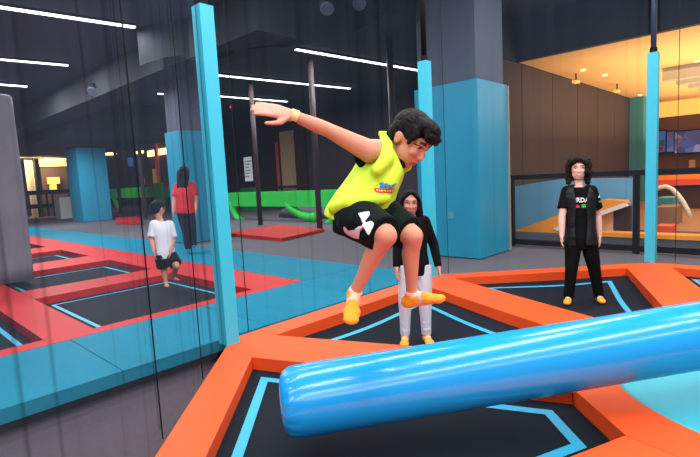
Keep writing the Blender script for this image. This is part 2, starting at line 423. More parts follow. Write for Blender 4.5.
# ------------------------------------------------------------------ nets
def net(p0, p1, label, m, cords=(), z1=4.82, z0=-.0, tuck=.0):
    p0, p1 = Vector((*p0, 0)), Vector((*p1, 0)); d = (p1-p0); L_ = d.length; d.normalize(); nn = Vector((-d.y, d.x, 0))
    c = (p0+p1)/2; t = thing('safety_net', label, 'net', (c.x, c.y, z0), 'safety nets between the posts')
    bm = NB(); uvl = bm.loops.layers.uv.new('UVMap'); nu, nz = 90, 14; g = []; uv = {}
    for i in range(nu+1):
        r = []
        for j in range(nz+1):
            u = L_*i/nu; z = z0+(z1-z0)*j/nz
            w = .018*math.sin(u*7.1+.25*z)+.012*math.sin(u*17.3+1.1-.15*z)
            w *= min(1, 8*min(i/nu, 1-i/nu))
            v = bm.verts.new(p0+d*u+nn*w+Vector((0, 0, z))); uv[v] = (u, z); r.append(v)
        g.append(r)
    for i in range(nu):
        for j in range(nz):
            f = bm.faces.new((g[i][j], g[i+1][j], g[i+1][j+1], g[i][j+1]))
            for lp in f.loops: lp[uvl].uv = uv[lp.vert]
    obj('netting', bm, m, t, smooth=True)
    for u in cords:
        p = p0+d*u+nn*.03; obj('edge_cord', frus(NB(), (p.x, p.y, z0), (p.x, p.y, z1), .0045, .0045, 8), M['black'], t)
    return t
def u_on(p0, p1, px, py):
    p0, p1 = Vector((*p0, 0)), Vector((*p1, 0)); d = (p1-p0).normalized(); v = ray(px, py)
    # intersect the ray with the vertical plane through p0-p1
    nn = Vector((-d.y, d.x, 0)); s = nn.dot(p0-O)/nn.dot(v); return (O+v*s-p0).dot(d)
k1, k2, k3, k4 = ocorner(1), ocorner(2), ocorner(3), ocorner(4)
e1 = Vector((-1, 1, 0)).normalized()*.03
n1 = ((2.36, 3.97), (k1.x-.02, k1.y+.07)); n2 = ((2.45, 4.045), (5.8, 4.045)); n3 = ((5.93, 4.02), (8.3, 1.73)); n4 = ((8.285, 1.58), (8.285, -1.7))
net(*n1, 'grey haze of fine net left of the left blue post', net_mat('net_left', .145, .5, 3.0), [u_on(*n1, 147, 330), u_on(*n1, 192, 300)])
net(*n2, 'fine dark net hanging behind the jumping boy', net_mat('net_middle', .06, .25, 8.0), [u_on(*n2, 238, 170)])
net(*n3, 'fine net between the middle and right blue posts', net_mat('net_right', .07, .1, 15.0), [u_on(*n3, 446, 170)])
net(*n4, 'fine net right of the right blue post', net_mat('net_far_right', .06, .1, 21.0), [u_on(*n4, 677, 150)])

# ------------------------------------------------------------------ cyan deck
G2 = 'cyan deck pads behind the nets'
xs = [-1.6, -.04, 1.46, 2.96, 4.46, 5.98]
lab = ['cyan deck pad at the left edge of the photo', 'cyan deck pad seen through the net, left of a long seam', 'cyan deck pad just left of the left blue post',
       'cyan deck pad just right of the left blue post', 'cyan deck pad behind the girl, beside the grey carpet']
for i in range(5):
    pad('deck_pad', [(xs[i]+.004, 4.075), (xs[i+1]-.004, 4.075), (xs[i+1]-.004, 5.415), (xs[i]+.004, 5.415)], M['cyan'], lab[i], 'pad', z1=0, z0=-.11, bev=.018, group=G2)
o = obj('deck_plinth', BX((-1.6, 4.2, FL), (5.9, 5.4, -.112)), M['black']); tag(o, 'plinth under the cyan deck pads, coloured black as shade', 'plinth')  # black stands in for the shadow in the recess under the deck
ys = [5.425, 7.4, 9.4, 11.4, 13.4, 15.8, 18.6, 22, 26, 30, 34]
for i in range(10):
    x0 = 4.63; x1 = 5.98 if i < 3 else 5.98+.28*(i-2)
    x1 = 5.98
    pad('deck_pad', [(x0, ys[i]+.004), (x1, ys[i]+.004), (x1, ys[i+1]-.004), (x0, ys[i+1]-.004)], M['cyan'],
        ['cyan deck pad beside the tip of the red border', 'cyan deck pad right of the red border behind the left post', 'cyan deck pad near the feet of the woman in red', 'cyan deck pad behind the woman in red',
         'cyan deck pad behind the little boy in white', 'cyan deck pad along the far red border, third from its end', 'cyan deck pad with a pale sheen in front of the far cyan column', 'far cyan deck pad before the distant column', 'second farthest cyan deck pad of the row', 'farthest cyan deck pad of the row'][i],
        'pad', z1=0, z0=FL, bev=.018, group=G2)

# ------------------------------------------------------------------ left court
G3 = 'red pads of the left court'
def rp(a, b, label): return pad('court_pad', [(a[0], a[1]), (b[0], a[1]), (b[0], b[1]), (a[0], b[1])], M['red'], label, 'pad', bev=.025, group=G3)
RYS = [(8.0, 8.8), (10.9, 12.1), (14.2, 15.5), (18.5, 20.0)]
rp((1.76, 5.425), (4.62, 5.63), 'thin red edge pad behind the cyan deck, by the left blue post')
rp((-1.6, 5.425), (1.28, 5.66), 'thin red edge pad behind the cyan deck at the left edge')
rp((1.285, 5.425), (1.755, 13.0), 'red lane pad running away from the cyan deck at far left')
rp((3.86, 5.635), (4.62, 26.0), 'long red border pad beside the far cyan deck')
for i, (a, b) in enumerate(RYS):
    rp((1.76, a), (3.855, b), ['red cross pad just behind the near left trampoline', 'second red cross pad back on the left court', 'third red cross pad back on the left court', 'farthest red cross pad, beside the grey padded pillar'][i])
bx = [(5.63, 8.0), (8.8, 10.9), (12.1, 14.2), (15.5, 18.5)]
for i, (a, b) in enumerate(bx):
    trampoline([Vector((1.76, a, 0)), Vector((3.86, a, 0)), Vector((3.86, b, 0)), Vector((1.76, b, 0))],
               ['left court trampoline nearest the cyan deck, beside the little boy', 'left court trampoline between the first and second red cross pads', 'left court trampoline between the second and third red cross pads', 'farthest left court trampoline, by the grey pillar'][i], inset=.16, tw=.05)
trampoline([Vector((-1.4, 5.66, 0)), Vector((1.28, 5.66, 0)), Vector((1.28, 9.2, 0)), Vector((-1.4, 9.2, 0))], 'black trampoline at the left edge, left of the red lane pad', inset=.1)
# grey padded pillar at far left
g0 = G(36, 279)
t = thing('padded_pillar', 'tall grey canvas-wrapped pillar at the left edge, on the red pads', 'pillar', (1.5, 10.0, 0))
bm = NB()
X1, Y0 = g0.x, g0.y
rings = []
for z, gx in ((-.0, 0), (.3, .0), (1.6, .01), (2.9, .0), (3.16, .0), (3.2, -.03)):
    cx_, cy_ = X1-.62, Y0+.5; rings.append(((cx_, cy_, z), Vector((.62+gx, 0, 0)), Vector((0, .5+gx, 0))))
loft(bm, rings, 64, p=12)
obj('canvas_wrap', bm, M['grey'], t, smooth=True)
# ------------------------------------------------------------------ padded columns
def column(x0, x1, y0, y1, h, label, name='padded_column'):
    t = thing(name, label, 'column', ((x0+x1)/2, (y0+y1)/2, -.02))
    obj('concrete_shaft', BX((x0+.05, y0+.05, -.02), (x1-.05, y1-.05, CE)), M['darkcol'], t)
    obj('foam_wrap', BX((x0, y0, 0.0), (x1, y1, h)), M['wrap'], t, bevel=.03, seg=2)
    return t
t = column(7.42, 8.52, 3.99, 5.25, 3.02, 'large cyan-wrapped column right of the middle blue post')
obj('pull_tab', slabX(7.40, 448, 212, 454, 219, .02), M['teal'], t, bevel=.008)
o = obj('corner_guard', BX((8.5, 3.96, 0), (8.54, 4.0, 3.0)), M['slat'], t)
column(6.16, 7.4, 11.7, 12.5, 2.93, 'cyan-wrapped column behind the woman in red')
column(8.14, 9.5, 25.8, 27.4, 3.62, 'distant cyan-wrapped column at left, near the cafe lights')

# ------------------------------------------------------------------ kids' zone behind the middle net
G4 = 'dark brown poles by the green play frame'
def bpole(px, py, label, r=.085, par=None):
    g = G(px, py); o = obj('steel_pole', frus(NB(), (g.x, g.y, -.02), (g.x, g.y, CE), r, r, 16), M['brownpole'], loc=(g.x, g.y, -.02), smooth=True)
    tag(o, label, 'pole', G4); return o
bpole(260.5, 224.5, 'dark brown pole left of the bright green beam')
bpole(320, 230, 'dark brown pole between the green beam and the boy\'s shirt')
bpole(397, 232, 'dark pole standing behind the boy\'s head')
bpole(121, 213, 'dark pole right of the distant cyan column', .1)
bpole(146, 219, 'dark pole left of the woman in red', .09)
# red step mats
o = pad('step_mat', [(7.55, 9.55), (9.45, 10.0), (9.9, 12.6), (7.7, 12.6)], M['red'], 'red step mat in front of the green play frame', 'mat', z0=-.02, z1=.07, bev=.015)
q = [G(116, 224), G(142, 224.5), G(141, 218), G(116, 218)]
o = pad('step_mat', [(p.x, p.y) for p in q], M['red'], 'distant red mat behind the little boy in white', 'mat', z0=-.02, z1=.07, bev=.015)
# green play frame: padded beams with swooping legs round grey dishes
def green_frame(label, pts):
    t = thing('play_structure', label, 'play structure', tuple(G(*pts['base']))); XP = pts['X']
    bm = slabX(XP, *pts['beam'], .3); obj('padded_beam', bm, M['green'], t, bevel=.06)
    for (xa, ya, xb, yb, xc, yc) in pts['legs']:
        a, b, c = AX(xa, ya, 0, XP+.12), AX(xb, yb, 0, XP+.12), AX(xc, yc, 0, XP+.12)
        pp = [(1-s)**2*a+2*s*(1-s)*b+s*s*c for s in [i/10 for i in range(11)]]
        obj('curved_leg', tube_path(NB(), pp, [.10, .15, .17, .16, .15, .15, .15, .16, .17, .18, .19], 12), M['green'], t, smooth=True)
    bm = slabX(XP, *pts['foot'], .35); obj('ground_strip', bm, M['green'], t, bevel=.03)
    return t
green_frame('bright green padded play frame behind the red step mat', dict(X=11.6, base=(290, 226), beam=(225, 193, 349, 207), foot=(236, 226, 345, 229),
            legs=[(286, 201, 298, 219, 317, 217), (345, 203, 333, 222, 328, 226), (232, 198, 232, 222, 252, 225)]))
green_frame('dark stretch of green play frame left of the blue post', dict(X=15.5, base=(150, 214), beam=(108, 189, 172, 197), foot=(108, 212, 172, 214),
            legs=[(112, 192, 118, 210, 122, 214), (168, 192, 160, 210, 156, 214)]))
bm = NB(); c0 = AX(297, 214, 0, 12.4)
rings = [((13.6, c0.y, z), Vector((r*.55, 0, 0)), Vector((0, r, 0))) for z, r in ((-.02, 2.2), (.25, 2.1), (.5, 1.4), (.56, .5))]
loft(bm, rings, 40); o = obj('dome_mat', bm, M['greydish'], smooth=True); tag(o, 'low grey dome under the green padded beam', 'play mat')
o = obj('foam_barrier', slabX(14.6, 240, 188, 256, 222, .2), M['dkgreen'], bevel=.03); tag(o, 'dark green barrier left of the brown pole, behind the play frame', 'barrier')
o = obj('foam_barrier', slabX(15.2, 153, 183.5, 164, 214, .15), M['green'], bevel=.02); tag(o, 'bright green square cushion on the dark play frame, left of the woman', 'cushion')
# notice
t = thing('notice_sign', 'white paper notice hanging behind the net, left of the brown pole', 'notice', tuple(AX(248, 169, 0, 9.0)))
obj('sheet', slabX(9.0, 243.5, 157.5, 253, 181, .01), M['paper'], t)
bm = NB()
for i in range(6): slabX(8.995, 245, 161+i*3, 251-(i % 3), 161.8+i*3, .004, bm)
obj('print_lines', bm, M['slat'], t)
o = obj('notice_sign', slabX(18.15, 141.5, 178, 144.5, 184.5, .05), M['paper']); tag(o, 'small white notice left of the orange pole', 'notice')
# orange doorway frame with pale inside
t = thing('doorway_frame', 'orange-framed opening with a pale lit wall inside, behind the net', 'doorway', tuple(AX(287, 192, 0, 18.0)))
obj('frame_post', slabX(17.9, 275, 142, 279.5, 214, .2), M['orangepaint'], t)
obj('back_panel', slabX(18.12, 279, 132, 298, 214, .08), M['cream'], t)
obj('inner_panel', slabX(18.08, 287, 152, 294, 179, .05), M['cream'], t)
obj('dark_shutter', slabX(18.1, 299, 132, 309, 214, .1), M['wood'], t)
obj('frame_post', slabX(17.9, 296.5, 132, 298.5, 214, .2), M['wood'], t)
obj('handrail', slabX(17.8, 278, 186, 309, 187.2, .06), M['wood'], t)
o = obj('orange_pole', slabX(17.9, 156, 143, 160, 214, .14), M['orangepaint']); tag(o, 'orange pole between the distant cyan column and the woman', 'pole')
# distant warm lamps
for (x0, y0, x1, y1, lb) in ((105, 152.5, 117, 155, 'warm linear lamp right of the distant cyan column'), (136, 151.5, 142, 153, 'short warm lamp left of the orange pole'), (147, 151, 168, 153.5, 'warm linear lamp above the orange pole')):
    o = obj('wall_lamp', slabY(45.6, x0, y0, x1, y1, .18) if x0 < 110 else slabX(18.05, x0, y0, x1, y1, .14), M['warmled']); tag(o, lb, 'lamp', 'distant warm lamps')
o = obj('status_lamp', ell(NB(), AX(231, 107, 2, CE-.06), WAX, (.05, .05, .06), 12), M['redled'], smooth=True); tag(o, 'small red lamp glowing right of the left blue post', 'lamp')
o = obj('tv_screen', slabX(18.05, 127, 158, 132, 166, .14), M['blueled']); tag(o, 'small dim blue screen on the dark back wall', 'screen')
o = obj('pale_door', slabX(18.1, 152, 169, 163, 214, .09), M['cream']); tag(o, 'pale lit door behind the orange pole', 'door')
# ceiling drape with scalloped lower edge
edge = [(140, 66), (152, 61), (166, 57), (180, 56), (190, 59), (198, 60), (204, 55), (212, 50), (217, 55), (223, 59), (230, 57), (236, 50), (244, 47), (250, 50), (256, 49), (270, 47), (285, 47), (297, 46), (310, 44), (330, 40), (352, 32), (368, 25), (378, 20), (386, 12), (394, 14), (402, 18), (409, 15), (413, 6)]
bm = NB(); top, bot = [], []
for i, (x, y) in enumerate(edge):
    D = 10.6-.008*(x-140); p = P(x, y, D); w = Vector((.0, .06*math.sin(i*1.7), 0)); bot.append(bm.verts.new(p+w)); top.append(bm.verts.new(Vector((p.x, p.y, CE))-w))
for i in range(len(edge)-1): bm.faces.new((bot[i], bot[i+1], top[i+1], top[i]))
bmesh.ops.solidify(bm, geom=bm.faces[:], thickness=.03)
o = obj('ceiling_drape', bm, M['beam'], smooth=True); tag(o, 'dark fabric valance with a scalloped hem hung under the ceiling', 'drape')

# ------------------------------------------------------------------ lights
G5 = 'linear ceiling lights'
def led(p0, p1, label, w=.05, lamp=0):
    p0, p1 = Vector(p0), Vector(p1); c = (p0+p1)/2
    t = thing('linear_light', label, 'ceiling light', (c.x, c.y, CE), G5); d = (p1-p0).normalized(); nn = Vector((-d.y, d.x, 0))
    def bar(w_, za, zb): return prism(NB(), [p0+nn*w_, p0-nn*w_, p1-nn*w_, p1+nn*w_], za, zb)
    hs = obj('housing', bar(w+.015, CE-.05, CE), M['black'], t); obj('diffuser', bar(w, CE-.075, CE-.05), M['led'], hs)
    if lamp:
        l = bpy.data.lights.new('strip_lamp', 'AREA'); l.shape = 'RECTANGLE'; l.size = (p1-p0).length*S; l.size_y = .16*S; l.energy = lamp; l.color = (1.0, .975, .95)
        lo = bpy.data.objects.new('strip_lamp', l); C.objects.link(lo); lo.location = (c.x*S, c.y*S, (CE-.09)*S); lo.rotation_euler = (0, 0, math.atan2(d.y, d.x))
    return t
def lrow(x0, y0, x1, y1, label, ext=0, lamp=60, w=.05):
    a, b = AX(x0, y0, 2, CE-.075), AX(x1, y1, 2, CE-.075)
    if ext: a = b+(a-b)*ext
    return led(a, b, label, w, lamp)
lrow(0, 8, 135, 28, 'long white ceiling light nearest, at upper left', 1.5, 260)
lrow(0, 60, 68, 66, 'second white ceiling light down at upper left', 1.6, 260)
lrow(0, 85, 27, 87, 'third white ceiling light down at upper left', 2.2, 260, .07)
lrow(158, 94, 169, 95, 'tiny short ceiling light left of the left blue post', 0, 0)
lrow(205, 74.5, 350, 89, 'white ceiling light above the boy\'s raised hand', 0, 200)
lrow(296, 50, 437, 74, 'white ceiling light running behind the middle post', 0, 200)
lrow(205, 95.5, 287, 102, 'white ceiling light just over the boy\'s hand', 0, 160, .045)
lrow(502, 36, 512, 40, 'short ceiling light right of the large cyan column', 0, 10, .06)
def over(y, x0, x1, pw): led((x0, y, CE), (x1, y, CE), 'unseen white ceiling light added to brighten the foreground', .05, pw)  # rows added out of view to light the foreground
for y, pw in ((6.2, 150), (3.4, 190), (.6, 200), (-2.2, 190)): over(y, -1.0, 5.2, pw)
for y, pw in ((2.0, 130), (-1.2, 130)): over(y, 6.0, 9.4, pw)
for y, pw in ((1.0, 190), (-2.0, 230), (-5.0, 230)): over(y, -6.5, -1.6, pw)  # unseen rows added behind the camera, lighting surfaces that face it
over(-5.0, -1.0, 5.2, 160)
# spot lamps under the ceiling
for (x, y, D, lb) in ((327, 6, 8.2, 'dark round spotlight at the top, left of the middle post'), (359, 1, 8.4, 'dark round spotlight at the top nearest the middle post'), (94, 90, 14, 'small round spotlight on the dark ceiling at left')):
    p = P(x, y, D); t = thing('spotlight', lb, 'spotlight', (p.x, p.y, p.z))
    d = Vector((-.5, -.5, -.7)).normalized(); x_, y_ = perp(d); r = .14 if D < 10 else .2
    obj('lamp_can', loft(NB(), [(p-d*.16, x_*r*.7, y_*r*.7), (p-d*.05, x_*r, y_*r), (p+d*.1, x_*r, y_*r)], 20), M['black'], t, smooth=True)
    obj('lens_ring', loft(NB(), [(p+d*.1, x_*r*.85, y_*r*.85), (p+d*.12, x_*r*.8, y_*r*.8)], 20), M['darkcol'], t)
    obj('stem', frus(NB(), p-d*.1, Vector((p.x, p.y, CE)), .025, .025, 8), M['black'], t)

# ------------------------------------------------------------------ right: railing and cafe play area
t = thing('railing', 'black metal railing behind the child in the vest', 'railing', (9.1, 1.6, -.02))
ra = Vector((9.1, 4.24, 1.36)); rb = Vector((9.1, -1.6, 1.3))
obj('top_rail', BX((9.06, -1.6, 1.29), (9.14, 4.24, 1.38)), M['black'], t, bevel=.01)
obj('bottom_rail', BX((9.06, -1.6, .02), (9.14, 4.24, .12)), M['black'], t, bevel=.01)
for y in (4.2, 2.03, -.2): obj('upright', BX((9.05, y-.045, -.02), (9.15, y+.045, 1.32)), M['black'], t)
o = obj('low_barrier', BX((10.0, -3, -.02), (10.25, 5.0, .12)), M['greydish'], bevel=.02); tag(o, 'low grey barrier behind the black railing', 'barrier')
o = obj('barrier_pad', BX((9.98, -3, .122), (10.3, 3.2, .2)), M['amber'], bevel=.02); tag(o, 'amber foam strip along the top of the low barrier', 'pad')
def poly_slab(Xp, px, th):
    bm = NB(); f = [AX(x, y, 0, Xp) for x, y in px]; a = [bm.verts.new(p) for p in f]; b = [bm.verts.new(p+Vector((th, 0, 0))) for p in f]; n = len(a)
    bm.faces.new(a); bm.faces.new(b[::-1])
    for i in range(n): bm.faces.new((a[i], b[i], b[(i+1) % n], a[(i+1) % n]))
    return bm
o = obj('ramp_wall', poly_slab(11.0, [(512, 187), (540, 182), (566, 178.5), (632, 178), (632, 240), (512, 240)], .15), M['bluewall'], bevel=.02); tag(o, 'blue panel wall behind the child in the vest', 'panel')
t = thing('foam_slide', 'orange foam slide with a white edge, behind the child in the vest', 'slide', tuple(AX(560, 234, 0, 10.45)))
obj('slide_body', poly_slab(10.45, [(512, 231), (545, 220), (575, 207), (604, 199.5), (624, 201), (626, 204), (590, 216), (556, 230), (600, 233), (632, 234), (632, 238), (512, 236)], .35), M['amber'], t, bevel=.015)
obj('white_edge', poly_slab(10.42, [(553, 228.5), (624, 203), (628, 206), (557, 231)], .1), M['white'], t)
o = obj('foam_block', slabX(10.82, 599, 209, 613, 240, .15), M['cream'], bevel=.02); tag(o, 'pale foam block right of the orange slide', 'block')
o = obj('foam_block', slabX(10.82, 613.5, 206, 630, 240, .15), M['wood'], bevel=.02); tag(o, 'dark block between the pale block and the railing upright', 'block')
o = obj('cafe_column', BX((21.3, 4.55, 0), (22.4, 5.02, SOZ)), M['teal'], bevel=.02); tag(o, 'slim teal column at the end of the brown wall', 'column')
# far right: counter, arch, seats
t = thing('cafe_counter', 'orange-topped counter at the far right under the screens', 'counter', tuple(AX(685, 200, 0, 18)))
obj('counter_top', slabX(17.9, 656, 180, 720, 184.5, 1.0), M['orangepaint'], t, bevel=.02)
obj('counter_front', slabX(18.1, 656, 184.5, 720, 214, .8), M['wood'], t)
obj('upper_shelf', slabX(18.6, 656, 176, 720, 179, .5), M['amber'], t)
t = thing('white_arch', 'curved white arch in front of the orange counter at right', 'arch', tuple(AX(672, 212, 0, 14)))
pp = [AX(x, y, 0, 14) for x, y in ((655, 190), (660, 187.5), (666, 186.5), (672, 189), (678, 195), (683, 202), (687, 209), (690, 217))]
obj('arch_rib', tube_path(NB(), pp, .055, 10), M['white'], t, smooth=True)
o = obj('seat_block', slabX(14.6, 657, 198, 673, 219, .8), M['teal'], bevel=.03); tag(o, 'teal seat block behind the white arch', 'seat')
o = obj('seat_block', slabX(13.4, 656, 207, 676, 226, .8), M['tan'], bevel=.05); tag(o, 'tan rounded block under the white arch', 'seat')
o = obj('foam_mat', slabX(11.6, 656, 226, 672, 236, .5), M['orangepaint'], bevel=.03); tag(o, 'orange foam mat right of the right blue post', 'mat')
t = thing('wall_screen', 'small bright blue wall screen just right of the right post', 'screen', tuple(AX(660, 142, 0, 25.9)))
sc_ = obj('screen_case', slabX(25.95, 646, 131.5, 666, 153, .1), M['black'], t); obj('display', slabX(25.9, 647, 132.5, 665, 152, .04), M['blueled'], sc_)
obj('display_tile', slabX(25.86, 660, 140, 664, 146, .04), M['greenprint'], t); obj('display_tile', slabX(25.86, 659, 147, 663, 151, .04), M['redprint'], t)
for (x0, x1, lb) in ((667, 673.5, 'narrow wall screen between the two others'), (675, 704, 'wide wall screen with a colourful picture at far right')):
    t = thing('wall_screen', lb, 'screen', tuple(AX((x0+x1)/2, 142, 0, 25.9)))
    sc_ = obj('screen_case', slabX(25.95, x0-.8, 131, x1+.8, 152.5, .1), M['black'], t); obj('display', slabX(25.9, x0, 132, x1, 151.5, .04), M['screen'], sc_)
o = obj('notice_sign', slabX(25.9, 689, 160, 695, 168, .05), M['cream']); tag(o, 'small pale card on the wall below the wide screen', 'notice')
# baffles, and a cove band made to glow as if lit
t = thing('ceiling_baffles', 'grey ceiling baffles under the warm soffit at right', 'ceiling baffles', (19, 0, SOZ))
for i in range(7):
    X = 15.6+i*1.15; obj('baffle', BX((X, -3.5, SOZ-.34), (X+.34, 2.9-.12*i, SOZ)), M['slat'], t)
o = obj('glowing_cove_band', slabX(24.5, 655, 102, 730, 110, .2), M['amberglow']); tag(o, 'warm cove band above the wall screens, made to glow as if lit', 'cove')
for (x, y) in ((605, 75), (697, 61), (583, 70), (640, 95)):
    p = AX(x, y, 2, SOZ-.01); o = obj('downlight', frus(NB(), (p.x, p.y, SOZ-.03), (p.x, p.y, SOZ), .06, .06, 16), M['warmled'])
    tag(o, {605: 'round downlight in the warm soffit, left of the right post', 697: 'round downlight in the warm soffit at the right edge', 583: 'round downlight nearest the dark brown wall', 640: 'round downlight beside the teal column'}[x], 'downlight', 'soffit downlights')
for (x, y) in ((576, 77), (617, 87)):
    p = AX(x, y, 2, SOZ-.1); t = thing('track_spotlight', {576: 'small track light under the soffit above the vest child', 617: 'small track light under the soffit nearest the right post'}[x], 'track light', (p.x, p.y, SOZ), 'soffit track lights')
    obj('stem', frus(NB(), (p.x, p.y, SOZ-.2), (p.x, p.y, SOZ), .02, .02, 8), M['black'], t)
    obj('lamp_head', BX((p.x-.14, p.y-.06, SOZ-.26), (p.x+.14, p.y+.06, SOZ-.2)), M['amberglow'], t, bevel=.02)
def area(name, loc, sx, sy, power, col, rot=(0, 0, 0)):
    l = bpy.data.lights.new(name, 'AREA'); l.shape = 'RECTANGLE'; l.size = sx*S; l.size_y = sy*S; l.energy = power; l.color = col
    o = bpy.data.objects.new(name, l); C.objects.link(o); o.location = Vector(loc)*S; o.rotation_euler = rot; return o
area('soffit_fill', (17.5, .0, 2.2), 11, 8, 800, (1.0, .74, .42), (math.pi, 0, 0))  # added fill aimed up to brighten the soffit, no fixture there
area('far_column_fill', (6.0, 24, 3.7), 4, .3, 240, (.95, .97, 1.0))  # added light to brighten the distant column, not a seen lamp
area('cafe_downlight', (16.5, 0, 3.9), 8, 6, 330, (1.0, .78, .5))
area('service_lamp', (14, 9.5, 4.8), 3, .2, 60, (1.0, .8, .7))

# ------------------------------------------------------------------ far left cafe
YC = 36.0
o = obj('cafe_ceiling', slabY(YC, 28, 146, 72, 152, .2), M['darkcol']); tag(o, 'grey bulkhead of the distant cafe at far left', 'bulkhead')
o = obj('bulkhead_fascia', slabY(YC+.3, 38, 150, 73, 166, .2), M['plaster']); tag(o, 'warm lit cafe bulkhead left of the distant cyan column', 'bulkhead')  # face of the cafe bulkhead, no canopy there
o = obj('wall_lamp', slabY(YC+.1, 44, 158, 71, 160, .1), M['warmled']); tag(o, 'warm linear lamp on the distant cafe bulkhead', 'lamp', 'distant warm lamps')
o = obj('white_lamp', slabY(YC+.1, 25, 153.5, 33, 156, .1), M['led']); tag(o, 'small white lamp beside the grey pillar', 'lamp')
o = obj('pale_panel', slabY(YC+.2, 24, 160, 40, 217, .1), M['slat']); tag(o, 'pale partition beside the grey pillar', 'partition')
o = obj('dark_post', slabY(YC-.2, 33, 148, 40, 217, .2), M['black']); tag(o, 'dark cabinet top left of the warm bulkhead', 'cabinet')
o = obj('back_counter', slabY(YC+.6, 40, 166, 72, 217, .3), M['wood']); tag(o, 'dark back wall unit of the distant cafe', 'counter')
o = obj('cafe_counter', slabY(YC+.05, 41, 190, 71, 217, .5), M['wood']); tag(o, 'dark counter with the amber lamp in the distant cafe', 'counter')
t = thing('table_lamp', 'glowing amber lamp on the distant cafe counter', 'lamp', tuple(AX(55, 190, 1, YC)))
obj('lamp_shade', slabY(YC+.1, 48, 177.5, 60, 183.5, .3), M['amberglow'], t, bevel=.05); obj('lamp_base', slabY(YC+.15, 50, 183.5, 57, 189.3, .2), M['amberglow'], t)
t = thing('low_fence', 'dark open fence in front of the distant cafe', 'fence', tuple(AX(50, 215, 1, YC-3)))
obj('rail', slabY(YC-3, 27, 191, 72, 193, .1), M['black'], t); obj('rail', slabY(YC-3, 27, 205, 72, 206, .1), M['black'], t)
for x in (29, 38, 47, 53): obj('picket', slabY(YC-3, x, 191, x+1.2, 216, .1), M['black'], t)
o = obj('white_cabinet', slabY(YC-5, 59, 197.5, 73, 219, 1.0), M['white'], bevel=.02); tag(o, 'white cabinet left of the distant cyan column', 'cabinet')
area('fascia_fill', (8.4, 34.6, 3.7), 3, .8, 900, (1.0, .72, .36), (math.radians(88), 0, 0))  # added light aimed at the cafe bulkhead to make it look lit
# ------------------------------------------------------------------ people
CR, CU, CF = RX.copy(), -RY.copy(), -RZ.copy()          # image right, image up, toward the viewer, as world directions
def W(x, y, z): return CR*x+CU*y+CF*z
def organic(name, bm, m, parent, vox, smooth=5, paint=None):
    base = BASE[parent.name]
    bmesh.ops.recalc_face_normals(bm, faces=bm.faces)
    for v in bm.verts: v.co = (v.co-base)
    me = bpy.data.meshes.new(name+'_src'); bm.to_mesh(me); bm.free()
    o = bpy.data.objects.new(name+'_src', me); C.objects.link(o)
    r = o.modifiers.new('r', 'REMESH'); r.mode = 'VOXEL'; r.voxel_size = vox; r.use_smooth_shade = True
    s = o.modifiers.new('s', 'SMOOTH'); s.factor = .5; s.iterations = smooth
    dg = bpy.context.evaluated_depsgraph_get(); me2 = bpy.data.meshes.new_from_object(o.evaluated_get(dg))
    bpy.data.objects.remove(o); bpy.data.meshes.remove(me); me2.name = name
    if paint:
        a = me2.color_attributes.new('Col', 'FLOAT_COLOR', 'POINT')
        for i, v in enumerate(me2.vertices): a.data[i].color = lin(paint(v.co+base))
    me2.transform(Matrix.Scale(S, 4))
    return link_mesh(name, me2, m, parent, smooth=True)
def unit(v): return Vector(v).normalized()
def mixc(a, b, t): t = max(0, min(1, t)); return tuple(x+(y-x)*t for x, y in zip(a, b))
class Head:
    def __init__(s, c, f, u, k=1.0):
        s.c = Vector(c); s.f = unit(f); s.u = unit(Vector(u)-s.f*Vector(u).dot(s.f)); s.r = s.f.cross(s.u); s.k = k   # r = the person's right
    def at(s, r, f, u): return s.c+(s.r*r+s.f*f+s.u*u)*s.k
    def loc(s, p): d = (p-s.c)/s.k; return d.dot(s.r), d.dot(s.f), d.dot(s.u)
    def e(s, bm, r, f, u, a, b, c): return ell(bm, s.at(r, f, u), (s.r, s.f, s.u), (a*s.k, b*s.k, c*s.k))
    def build(s, bm):
        s.e(bm, 0, -.012, .03, .083, .104, .092); s.e(bm, 0, .03, -.035, .068, .07, .085); s.e(bm, 0, .045, -.088, .036, .042, .032)
        s.e(bm, 0, .075, .03, .058, .03, .035)
        caps(bm, s.at(0, .096, .012), s.at(0, .114, -.028), .008*s.k, .0125*s.k); s.e(bm, 0, .103, -.034, .018, .011, .009)
        s.e(bm, .036, .078, -.02, .026, .024, .022); s.e(bm, -.036, .078, -.02, .026, .024, .022)
        s.e(bm, 0, .093, -.060, .024, .012, .007); s.e(bm, 0, .090, -.072, .021, .012, .008)
        for g in (-1, 1):
            s.e(bm, g*.084, -.008, -.008, .010, .020, .031); s.e(bm, g*.089, -.015, .004, .009, .016, .022)
    def paint(s, p, skin, lip, brow, openm=0):
        r, f, u = s.loc(p)
        if f < .03 or abs(u) > .13 or abs(r) > .1: return skin
        c = skin; ar = abs(r)
        c = mixc(c, (skin[0]*1.02, skin[1]*.84, skin[2]*.82), .3*math.exp(-((ar-.042)**2+(u+.03)**2)/.00045))
        if abs(u+.066) < .010 and ar < .026: c = mixc(c, lip, 1.2-(abs(u+.066)/.010)**2)
        if openm and abs(u+.066) < .004 and ar < .016: c = mixc(c, (235, 225, 220), .9)
        elif abs(u+.066) < .002 and ar < .022: c = mixc(c, (110, 50, 48), .6)
        if abs(ar-.033) < .019 and abs(u-.038-.12*(.033-abs(ar-.033))+.003) < .006: c = mixc(c, brow, .85)
        ex, ez = (ar-.034)/.017, (u-.014)/.0075; d = ex*ex+ez*ez
        if d < 1.0: c = (225, 215, 212) if abs(ar-.034) > .0075 else (44, 28, 24)
        if .7 < d < 1.7 and u > .012: c = mixc(c, (50, 34, 32), .9)
        return c
